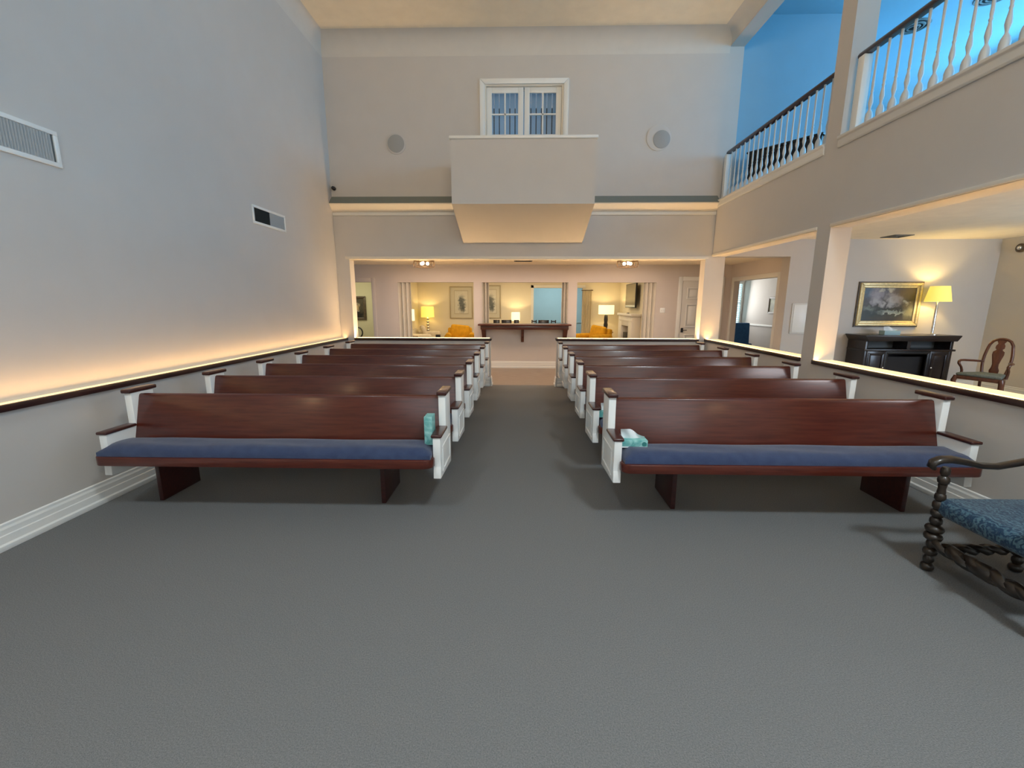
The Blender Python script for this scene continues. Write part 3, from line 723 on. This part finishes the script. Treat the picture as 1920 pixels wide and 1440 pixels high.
# ---------------------------------------------------------------- foyer
b = MB()
zt = 2.113
b.box(-7.2, -4.7, FB, FB+.12, 0, 2.53); b.box(-4.7, 5.05, FB, FB+.12, zt, 2.53)
b.box(-3.70, -3.05, FB, FB+.12, 0, zt); b.box(-1.18, -.97, FB, FB+.12, 0, zt); b.box(1.14, 1.36, FB, FB+.12, 0, zt)
b.box(3.27, 5.05, FB, FB+.12, 0, zt); b.box(-.97, 1.14, FB, FB+.12, 0, 1.06)
struct(b.build('wall_foyer_back', 'wall_warm'))
b = MB()
b.box(5.05, 5.17, D+.25, 8.75, 0, 2.7); b.box(5.05, 5.17, 8.75, 10.50, 2.13, 2.7); b.box(5.05, 5.17, 10.50, 17.4, 0, 2.7)
struct(b.build('wall_foyer_right', 'wall_warm'))
struct(box(-7.3, -7.2, D, 17.5, 0, 2.53).build('wall_foyer_left', 'wall_warm'))
struct(MB().prism(bb_prof(FB, -1), 'x', -.96, 1.13).build('baseboard_foyer', 'trim'))
# casings
b = MB(); b.box(-3.70, -3.605, FB-.018, FB, 0, 2.215); b.box(-4.8, -3.70, FB-.018, FB, 2.115, 2.215)
struct(b.build('trim_11', 'wall_warm', bevel=.005))
b = MB(); b.box(5.032, 5.05, 8.66, 8.75, 0, 2.225); b.box(5.032, 5.05, 10.50, 10.60, 0, 2.225); b.box(5.032, 5.05, 8.75, 10.50, 2.13, 2.225)
struct(b.build('trim_12', 'trim', bevel=.005))
d2 = struct(MB().box(3.80, 3.90, FB-.02, FB, 0, 2.25).box(3.90, 4.80, FB-.02, FB, 2.15, 2.25).box(4.80, 4.90, FB-.02, FB, 0, 2.25).build('door_2', 'white', bevel=.006))
lf = box(3.91, 4.79, FB-.012, FB-.001, .01, 2.145).build('door_leaf', 'trim', d2)
for z0, z1 in ((1.72, 1.99), (1.04, 1.60), (.18, .86)):
    for x0, x1 in ((4.02, 4.30), (4.40, 4.68)):
        q = MB().frame(x0, x1, z0, z1, .024, FB-.034, FB-.012); q.box(x0+.055, x1-.055, FB-.028, FB-.012, z0+.055, z1-.055)
        q.build('door_panel', 'white', lf, bevel=.004)
q = MB().box(3.93, 3.985, FB-.03, FB-.012, .915, 1.02); q.tube([(3.955, FB-.03, .967), (3.955, FB-.065, .967), (4.06, FB-.065, .967)], .009, 8)
q.build('door_handle', 'black', lf)
sw = thing('light_switch', 'double light switch plate beside the white six-panel door', 'switch', (3.456, FB, 1.446))
box(-.06, .06, -.008, 0, -.06, .06).build('switch_plate', 'white', sw, bevel=.003)
for x in (-.024, .024): box(x-.01, x+.01, -.014, -.008, -.02, .02).build('rocker', 'trim', sw)

# folding doors stacked in the openings
def folds(x0, x1, n, z0, z1, label):
    t = thing('folding_door', label, 'folding door', ((x0+x1)/2, FB+.06, z0), group='folded concertina doors')
    wdt = (x1-x0)/n
    for i in range(n):
        xa = x0-(x0+x1)/2+i*wdt; dy = .06 if n == 6 else .08
        ya, yb = (-dy, dy) if i % 2 == 0 else (dy, -dy)
        th = .008
        MB().add([(xa, ya-th, 0), (xa+wdt, yb-th, 0), (xa+wdt, yb+th, 0), (xa, ya+th, 0), (xa, ya-th, z1-z0), (xa+wdt, yb-th, z1-z0), (xa+wdt, yb+th, z1-z0), (xa, ya+th, z1-z0)],
                 [(0,3,2,1),(4,5,6,7),(0,1,5,4),(1,2,6,5),(2,3,7,6),(3,0,4,7)]).build('fold', 'cream_trim', t)
    return t
folds(-3.045, -2.73, 6, .01, zt-.004, 'folded concertina door at the left side of the left parlour opening')
folds(-.965, -.80, 4, 1.125, zt-.004, 'folded concertina door at the left side of the counter opening')
folds(.98, 1.135, 4, 1.125, zt-.004, 'folded concertina door at the right side of the counter opening')
folds(2.97, 3.265, 6, .01, zt-.004, 'folded concertina door at the right side of the right parlour opening')

ct = thing('serving_counter', 'dark wooden counter shelf on brackets under the middle foyer opening', 'counter', (.075, FB, 0))
box(-1.12, 1.12, -.42, .14, 1.08, 1.118).build('counter_top', 'counterwood', ct, bevel=.008)
b = MB(); b.box(-1.06, 1.06, -.37, -.33, .985, 1.08); b.box(-1.06, -1.02, -.33, 0, .985, 1.08); b.box(1.02, 1.06, -.33, 0, .985, 1.08); b.build('apron', 'counterwood', ct, bevel=.006)
for x, w_, zb in ((-1.0, .05, .66), (-.045, .035, .66), (1.0, .05, .66)):
    MB().prism([(0, zb), (-.06, zb), (-.10, .80), (-.30, .985), (-.30, 1.08), (0, 1.08)], 'x', x-w_, x+w_).build('bracket', 'counterwood', ct, bevel=.006)
# caged ceiling lights
def cage(x, y, z, label):
    t = thing('caged_ceiling_light', label, 'ceiling light', (x, y, z), group='caged foyer ceiling lights')
    MB().lathe([(.07, 0), (.07, -.02), (.02, -.03)], (0, 0, 0), 16).build('canopy', 'bronze', t, smooth=True)
    for nm, zz in (('top_ring', -.035), ('bottom_ring', -.155)):
        b = MB(); b.tube([(.215*math.cos(a), .215*math.sin(a), zz) for a in [2*PI*i/24 for i in range(25)]], .008, 6); 
        b.build(nm, 'bronze', t, smooth=True)
    b = MB()
    for i in range(10):
        a = 2*PI*i/10; c, s = math.cos(a), math.sin(a)
        b.tube([(.215*c, .215*s, -.035), (.228*c, .228*s, -.095), (.215*c, .215*s, -.155)], .006, 5)
    b.build('cage_bar', 'bronze', t, smooth=True)
    b = MB()
    for a in (0, PI/2): b.tube([(-.215*math.cos(a), -.215*math.sin(a), -.035), (.215*math.cos(a), .215*math.sin(a), -.035)], .006, 5)
    b.build('spider', 'bronze', t)
    for i in range(3):
        a = 2*PI*i/3+.4; bb = MB().ball((.075*math.cos(a), .075*math.sin(a), -.085), .034); bb.build('bulb', 'bulb', t, smooth=True)
    point('caged_light_glow', (x, y, z-.20), 5.5, WARM, .06)
cage(-2.10, 9.45, 2.53, 'caged ceiling light with lit bulbs, left of the foyer vent')
cage(2.25, 9.45, 2.53, 'caged ceiling light with lit bulbs, right of the foyer vent, near the white door')

# ---------------------------------------------------------------- parlour behind the foyer
RY = 14.4
b = MB(); b.box(-3.6, .40, RY, RY+.12, 0, 2.53); b.box(2.01, 3.4, RY, RY+.12, 0, 2.53); b.box(.40, 2.01, RY, RY+.12, 2.11, 2.53)
struct(b.build('wall_parlour_back', 'wall_cream'))
struct(box(-3.60, -3.45, FB+.12, RY, 0, 2.53).build('wall_parlour_left', 'wall_cream'))
struct(box(3.24, 3.40, FB+.12, RY, 0, 2.53).build('wall_parlour_right', 'wall_cream'))
struct(box(-.5, 4.2, 17.0, 17.1, 0, 2.53).build('wall_blue_hall', 'wall_blue'))
struct(box(-.5, 2.6, 16.97, 17.0, .86, .92).build('trim_13', 'wall_blue'))
b = MB(); b.box(.31, .40, RY-.015, RY, 0, 2.20); b.box(.31, 2.10, RY-.015, RY, 2.11, 2.20)
struct(b.build('trim_14', 'cream_trim', bevel=.005))

def tlamp(x, y, zb, zs, r0, r1, hs, kind, m, label, power, glow=LAMP):
    t = thing('table_lamp', label, 'lamp', (x, y, 0), group='lit table lamps')
    if kind == 'balls':
        b = MB(); n = 5; h = (zs-zb)/n
        for i in range(n): b.ball((0, 0, zb+h*(i+.5)), h*.55, sq=(1.1, 1.1, 1))
        b.build('stacked_base', 'chrome', t, smooth=True)
    elif kind == 'dark':
        MB().lathe([(.05, zb), (.065, zb+.05), (.055, zb+.12), (.07, zb+.22), (.055, zb+.3), (.065, zb+.38), (.05, zs-.03), (.02, zs)], (0, 0, 0), 14).build('dark_base', 'black', t, smooth=True)
    else:
        MB().lathe([(.08, zb), (.10, zb+.1), (.05, zs-.06), (.015, zs)], (0, 0, 0), 14).build('base', 'cream_trim', t, smooth=True)
    sh = shade(t, r0, r1, zs, zs+hs, m)
    if power: point('lamp_glow', (x, y, zs+hs*.7), power, glow, .03)
    tb = thing('side_table', 'dark round table under the %s' % label, 'table', (x, y, 0))
    MB().lathe([(.24, zb-.03), (.25, zb-.015), (.24, zb)], (0, 0, 0), 20).build('table_top', 'counterwood', tb, smooth=True)
    MB().lathe([(.16, 0), (.14, .03), (.03, .06), (.025, zb-.03)], (0, 0, 0), 12).build('pedestal', 'counterwood', tb, smooth=True)
tlamp(-3.08, 14.12, .70, 1.155, .215, .20, .345, 'balls', 'shade_y', 'yellow shaded stacked-ball lamp in the left parlour corner', 5)
tlamp(-3.12, 11.85, .70, 1.13, .17, .165, .31, 'plain', 'shade_c', 'cream shaded lamp half hidden by the left folding door', 5)
tlamp(-.19, 14.05, .72, 1.05, .145, .14, .27, 'plain', 'shade_c', 'small bright cream lamp seen over the counter', 11)
tlamp(2.70, 13.85, .72, 1.275, .245, .245, .285, 'dark', 'shade_c', 'wide cream drum lamp with dark base in the right parlour', 9)

def pic(x, z, w_, h_, label):
    t = thing('framed_print', label, 'picture', (x, RY-.001, z), group='framed prints in the parlour')
    MB().frame(-w_/2, w_/2, -h_/2, h_/2, .035, -.03, 0).build('print_frame', 'silverframe', t, bevel=.006)
    box(-w_/2+.03, w_/2-.03, -.012, -.004, -h_/2+.03, h_/2-.03).build('mount_board', 'mount', t)
    MB().frame(-w_*.30, w_*.30, -h_*.36, h_*.37, .012, -.016, -.012).build('mount_bevel', 'silverframe', t)
    pm = painting('print_paper', (.62, .58, .46), [(.02, -.06, .10, .24, (.16, .17, .15), .4), (-.01, .05, .07, .12, (.12, .13, .12), .5), (.05, -.18, .07, .10, (.10, .11, .10), .5)], nscale=16, rough=.4, base2=(.66, .62, .50))
    box(-w_*.285, w_*.285, -.0155, -.012, -h_*.345, h_*.355).build('print', pm, t)
pic(-2.0, 1.635, .77, 1.05, 'tall pale framed print with dark figure above the left mustard armchair')
pic(-1.03, 1.66, .69, 1.08, 'tall pale framed print seen at the left edge of the counter opening')

def armchair(x, y, rz, label, m='mustard', w_=.86):
    t = thing('armchair', label, 'armchair', (x, y, 0), rz, group='parlour armchairs'); h = w_/2
    box(-h+.02, h-.02, -.36, .34, .12, .40).build('seat_base', m, t, bevel=.04, seg=3)
    box(-h+.17, h-.17, -.38, .20, .40, .54).build('seat_cushion', m, t, bevel=.05, seg=3)
    b = MB().prism([(.16, .36), (.40, .36), (.46, .86), (.30, .88)], 'x', -h+.06, h-.06); b.build('backrest', m, t, bevel=.05, seg=3)
    o = box(-.29, .29, -.08, .08, -.22, .22).build('back_cushion', m, t, bevel=.07, seg=4); o.location = (0, .20, .74); o.rotation_euler = (-.22, .10, 0)
    for s in (-1, 1):
        b = MB().prism([(s*(h-.16), .12), (s*h, .12), (s*h, .60)] + [(s*(h-.08)+s*.10*math.cos(a), .63+.10*math.sin(a)) for a in [PI*i/8-.2 for i in range(10)]] + [(s*(h-.16), .58)], 'y', -.40, .36)
        b.build('arm', m, t, bevel=.012, smooth=True)
        for yy in (-.32, .30): MB().lathe([(.02, 0), (.03, .12)], (s*(h-.09), yy, 0), 8).build('leg', 'counterwood', t)
armchair(-1.86, 12.95, .12, 'mustard armchair with plump back cushion in the left parlour opening')
armchair(2.12, 12.75, -.95, 'mustard armchair turned sideways in front of the white mantelpiece')
sf = thing('sofa', 'cream sofa along the left parlour wall', 'sofa', (-3.0, 12.95, 0), PI/2)
box(-.62, .62, -.40, .40, .12, .42).build('seat_base', 'creamfab', sf, bevel=.04, seg=3)
box(-.57, .57, -.42, .2, .42, .58).build('seat_cushion', 'creamfab', sf, bevel=.05, seg=3)
b = MB().prism([(.16, .40), (.42, .40), (.44, .80), (.28, .83)], 'x', -.62, .62); b.build('backrest', 'creamfab', sf, bevel=.06, seg=3)
for s in (-1, 1):
    box(s*.69-.10, s*.69+.10, -.42, .42, .10, .74).build('arm', 'creamfab', sf, bevel=.08, seg=4)
o = box(-.24, .24, -.07, .07, -.18, .18).build('throw_pillow', 'creamfab', bevel=.06, seg=3); o.location = (-3.02, 13.25, .76); o.rotation_euler = (-.4, .0, PI/2+.3)
tag(o, 'cream throw pillow lying on the cream parlour sofa', 'pillow')
t = thing('coaster_box', 'tiny dark box between the cream sofa and the left mustard armchair', 'box', (-2.40, 12.3, 0))
b = MB(); b.box(-.06, .06, -.06, .06, .64, .72); b.build('box_body', 'black', t, bevel=.004)
MB().lathe([(.16, 0), (.03, .04), (.025, .62), (.14, .635), (.14, .64)], (0, 0, 0), 14).build('stand', 'counterwood', t, smooth=True)

mp_ = thing('mantelpiece', 'cream fireplace mantelpiece on the right parlour wall below the television', 'fireplace', (3.24, 12.6, 0))
b = MB(); b.box(-.24, 0, -.80, -.42, 0, 1.26); b.box(-.24, 0, .42, .80, 0, 1.26); b.box(-.24, 0, -.42, .42, .98, 1.26)
b.build('surround', 'cream_trim', mp_, bevel=.008)
box(-.28, 0, -.86, .86, 1.26, 1.33).build('mantel_shelf', 'cream_trim', mp_, bevel=.012)
box(-.03, 0, -.42, .42, 0, .98).build('fire_back', 'wall_cream', mp_)
b = MB(); b.box(-.20, -.03, -.30, .30, 0, .78); b.build('fire_basket', 'black', mp_, bevel=.01)
box(-.252, -.24, -.76, .76, 1.12, 1.16).build('frieze_moulding', 'cream_trim', mp_)
t = thing('remote_control', 'small dark remote lying on the cream mantelpiece', 'remote', (3.06, 12.5, 1.331))
box(-.02, .02, -.09, .09, 0, .02).build('remote_body', 'black', t, bevel=.004); box(-.012, .012, -.06, .04, .02, .023).build('keypad', 'greydark', t)
tv = thing('television', 'wall television with a dark edge above the cream mantelpiece', 'television', (3.24, 12.5, 1.83))
box(-.135, -.09, -.56, .56, -.335, .335).build('tv_case', 'black', tv, bevel=.004)
box(-.137, -.135, -.54, .54, -.315, .315).build('screen', 'tv', tv)
box(-.09, 0, -.2, .2, -.15, .15).build('wall_bracket', 'black', tv)
cu = thing('curtain', 'cream curtain on a dark rod beside the blue hallway opening', 'curtain', (2.13, RY-.12, 0))
b = MB(); vs = []; fs = []; n = 36
for k, z in enumerate((.02, 2.02)):
    for i in range(n+1): vs.append((-.14+.30*i/n, .03*math.sin(i*1.2), z))
for i in range(n): fs.append((i, i+1, n+2+i, n+1+i))
b.add(vs, fs).build('drape', 'curtain', cu, smooth=True, ang=80)
MB().tube([(-.18, 0, 2.035), (.2, 0, 2.035)], .012, 8).build('rod', 'bronze', cu); box(.16, .185, -.01, .12, 2.02, 2.05).build('rod_bracket', 'bronze', cu)

# dining chairs and table seen over the counter
dt = thing('dining_table', 'dark dining table behind the counter opening, mostly hidden', 'table', (.10, 12.75, 0))
box(-.95, .95, -.42, .42, .72, .76).build('table_top', 'counterwood', dt, bevel=.008)
for sx in (-1, 1):
    for sy in (-1, 1): MB().lathe([(.03, 0), (.045, .70), (.045, .72)], (sx*.85, sy*.34, 0), 8).build('leg', 'counterwood', dt)
def dchair(x, y, rz, w_, label, slats, top=1.16):
    t = thing('dining_chair', label, 'chair', (x, y, 0), rz, group='dining chairs behind the counter'); h = w_/2
    box(-h, h, -.20, .20, .43, .48).build('seat', 'console', t, bevel=.01)
    for sx in (-1, 1):
        MB().tube([(sx*(h-.02), -.18, 0), (sx*(h-.02), -.18, .43)], .018, 6).build('front_leg', 'console', t)
        MB().tube([(sx*(h-.015), .18, 0), (sx*(h-.015), .18, .45), (sx*(h-.015), .24, top)], .016, 6).build('back_leg', 'console', t)
    if slats:
        for z in (top-.125, top-.04): box(-h+.02, h-.02, .205, .235, z-.014, z+.018).build('slat', 'console', t)
    else: box(-h+.01, h-.01, .205, .235, top-.30, top).build('back_panel', 'console', t, bevel=.006)
dchair(-.685, 12.1, PI, .175, 'narrow dark chair back above the counter, leftmost', False)
dchair(-.41, 12.1, PI, .28, 'wide dark chair back above the left half of the counter, left of the lit lamp', False)
dchair(-.135, 12.1, PI, .14, 'narrow dark chair back in front of the small lit lamp over the counter', False)
dchair(.35, 12.1, PI, .145, 'narrow slatted chair back above the counter, just right of the lit lamp', True)
dchair(.61, 12.1, PI, .29, 'wide black chair back above the right half of the counter', False)
dchair(.88, 12.1, PI, .145, 'narrow slatted chair back above the counter, rightmost', True)

# ---------------------------------------------------------------- room beyond the left foyer doorway
struct(box(-7.2, -3.6, 13.3, 13.4, 0, 2.53).build('wall_left_room', 'wall_olive'))
t = thing('portrait_painting', 'dark portrait painting in a brown frame through the left foyer doorway', 'painting', (-5.10, 13.299, 1.455))
MB().frame(-.30, .30, -.36, .36, .075, -.05, 0).build('portrait_frame', 'brownframe', t, bevel=.015)
pm = painting('portrait_canvas', (.06, .05, .03), [(.02, -.26, .20, .20, (.012, .012, .010), .3), (.03, .03, .065, .09, (.55, .40, .22), .35), (.03, .12, .07, .04, (.30, .26, .18), .5), (.02, -.09, .05, .03, (.42, .40, .34), .5)], nscale=14, rough=.4, base2=(.09, .075, .045))
box(-.235, .235, -.02, -.008, -.295, .295).build('canvas', pm, t)
t = thing('round_back_chair', 'black round-backed chair seen through the left foyer doorway', 'chair', (-4.99, 12.85, 0), 0)
b = MB(); b.tube([(.15*math.cos(a), .12+.02*math.sin(a), .72+.16*math.sin(a)) for a in [2*PI*i/24 for i in range(25)]], .022, 8); b.build('back_hoop', 'black', t, smooth=True)
MB().lathe([(.20, .43), (.21, .45), (.20, .47)], (0, -.08, 0), 18).build('seat', 'black', t, smooth=True)
for sx in (-1, 1):
    for sy in (-1, 1): MB().tube([(sx*.13, -.08+sy*.13, .44), (sx*.17, -.08+sy*.17, 0)], .014, 6).build('leg', 'black', t)
    MB().tube([(sx*.10, .09, .46), (sx*.11, .12, .61)], .012, 6).build('back_stay', 'black', t)

# ---------------------------------------------------------------- room beyond the right foyer doorway
struct(box(7.20, 7.3, D+.25, 14.4, 0, 2.7).build('wall_window_room_right', 'wall'))
b = MB(); b.box(5.17, 6.3, 14.3, 14.42, 0, 2.7); b.box(7.15, 7.3, 14.3, 14.42, 0, 2.7); b.box(6.3, 7.15, 14.3, 14.42, 0, .98); b.box(6.3, 7.15, 14.3, 14.42, 2.30, 2.7)
struct(b.build('wall_window_room_back', 'wall'))
struct(box(7.175, 7.20, D+.3, 14.28, .95, 1.0).build('trim_15', 'white', bevel=.006))
w1 = struct(MB().frame(6.24, 7.19, .93, 2.35, .06, 14.28, 14.30).build('window_1', 'white', bevel=.004))
box(6.3, 7.15, 14.40, 14.41, .98, 2.30).build('pane', 'winlit', w1)
MB().box(6.3, 7.15, 14.385, 14.399, 1.62, 1.66).build('sash_bar', 'white', w1)
vb = thing('venetian_blind', 'white slatted blind over the bright window in the far right room', 'blind', (6.725, 14.32, 2.29))
box(-.42, .42, -.02, .03, -.05, 0).build('head_rail', 'white', vb)
src = None
for i in range(20):
    if src is None: src = o = box(-.415, .415, -.022, .022, -.0015, .0015).build('slat', 'white', vb)
    else: o = src.copy(); C.objects.link(o)
    o.location = (0, 0, -.09-.061*i); o.rotation_euler = (-.45, 0, 0)
t = thing('high_back_chair', 'blue upholstered high-back chair in front of the slatted window', 'chair', (6.50, 13.0, 0), 0)
box(-.30, .30, -.28, .28, .15, .46).build('seat', 'bluefab', t, bevel=.03, seg=3)
b = MB().prism([(-.30, .36), (-.12, .36), (-.08, 1.06), (-.24, 1.06)], 'x', -.30, .20); b.build('backrest', 'bluefab', t, bevel=.03, seg=3)
for sx in (-1, 1):
    for sy in (-1, 1): MB().lathe([(.018, 0), (.025, .16)], (sx*.25, sy*.23, 0), 8).build('leg', 'counterwood', t)
t = thing('framed_picture', 'small brown framed picture on the wall beyond the right foyer doorway', 'picture', (7.199, 12.42, 1.57))
b = MB().frame(-.36, .36, -.235, .235, .05, -.03, 0); b.mat4(Matrix.Rotation(-PI/2, 4, 'Z')).build('picture_frame', 'brownframe', t, bevel=.006)
pm = mat('picture_paper', (.25, .27, .20), .5, noise=7, amt=.4)
box(-.012, -.004, -.31, .31, -.19, .19).build('picture_print', pm, t)

# ---------------------------------------------------------------- gallery
b = MB(); b.box(XR2-.02, 5.75, D+.17, D+.30, 2.9, 6.6); b.box(5.62, 5.75, D+.30, 12.2, 2.9, 6.6); b.box(5.62, 9.8, 12.1, 12.2, 2.9, 6.6)
struct(b.build('wall_gallery_end', 'gallery_tint'))
b = MB(); b.box(9.6, 9.8, YF, 12.2, 2.9, 4.15); b.box(9.6, 9.8, YF, 9.7, 6.2, 6.6)
for ya, yb in ((YF, -1.5), (.9, 1.3), (3.7, 4.1), (6.5, 6.9), (9.3, 9.7), (12.0, 12.2)): b.box(9.6, 9.8, ya, yb, 4.15, 6.2)
struct(b.build('wall_gallery_right', 'gallery_tint'))
for i, (ya, yb) in enumerate(((-1.5, .9), (1.3, 3.7), (4.1, 6.5), (6.9, 9.3), (9.7, 12.0))):
    zt_ = 6.2 if i < 4 else 6.47
    q = MB().frame(ya, yb, 4.15, zt_, .06, -.04, .02); q.mat4(Matrix.Translation((9.63, 0, 0)) @ Matrix.Rotation(PI/2, 4, 'Z'))
    wn = struct(q.build('window_%d' % (i+2), 'white'))
    box(9.68, 9.69, ya, yb, 4.15, zt_).build('pane', 'winblue', wn)

def balustrade(y0, y1, ys, label, newels):
    t = thing('balustrade', label, 'railing', (3.60, (y0+y1)/2, 3.435), group='gallery balustrades'); cy = (y0+y1)/2
    zr = .735
    b = MB().prism([(-.035, zr), (.035, zr), (.04, zr+.025), (.028, zr+.05), (-.028, zr+.05), (-.04, zr+.025)], 'y', y0-cy, y1-cy); b.build('handrail', 'nosing', t, bevel=.006)
    prof = [(.032, 0), (.034, .09), (.028, .12), (.011, .155), (.013, .175), (.022, .215), (.019, .25), (.010, .31), (.015, .325), (.010, .34), (.0135, .37), (.010, .52), (.012, zr)]
    src = None
    for y in ys:
        if src is None: src = o = MB().lathe(prof, (0, 0, 0), 8).build('baluster', 'baluster', t, smooth=True, ang=50)
        else: o = src.copy(); C.objects.link(o)
        o.location = (0, y-cy, 0)
    for y in newels:
        box(-.045, .045, y-cy-.045, y-cy+.045, 0, zr).build('newel', 'white', t, bevel=.008)
balustrade(5.47, 8.15, [5.59+.142*i for i in range(18)], 'white turned balustrade with dark handrail in the far gallery opening', (8.16,))
balustrade(1.0, 5.19, [1.14+.1415*i for i in range(28)], 'white turned balustrade with dark handrail in the near gallery opening', (5.12,))
t = thing('upright_cabinet', 'black boxy upright cabinet behind the far gallery balusters', 'cabinet', (4.27, 7.70, 3.3), math.atan2(-.93, .73))
b = MB(); b.box(-.55, .55, .0, .30, .06, .87); b.build('cabinet_case', 'black', t, bevel=.008)
box(-.57, .57, -.02, .32, .87, .90).build('lid', 'black', t, bevel=.006)
box(-.53, .53, -.015, 0, .10, .82).build('front_panel', 'blackin', t)
box(-.55, .55, -.01, .30, 0, .06).build('plinth', 'black', t)
def round_vent(x, y, z, label):
    t = thing('round_ceiling_vent', label, 'vent', (x, y, z), group='round vents in the gallery ceiling')
    for r0, r1, zz in ((.24, .20, 0), (.165, .13, -.012), (.10, .07, -.02)):
        MB().lathe([(r0, zz), (r0-.01, zz-.014), (r1, zz-.014), (r1, zz)], (0, 0, 0), 28, cap=False).build('vent_ring', 'greydark', t, smooth=True)
    MB().lathe([(.24, -.001), (.001, -.002)], (0, 0, 0), 28).build('vent_back', 'blackin', t)
round_vent(6.95, 8.80, 6.47, 'round dark ceiling vent seen over the near gallery handrail')
round_vent(7.55, 8.05, 6.47, 'round dark ceiling vent at the top edge of the near gallery opening')
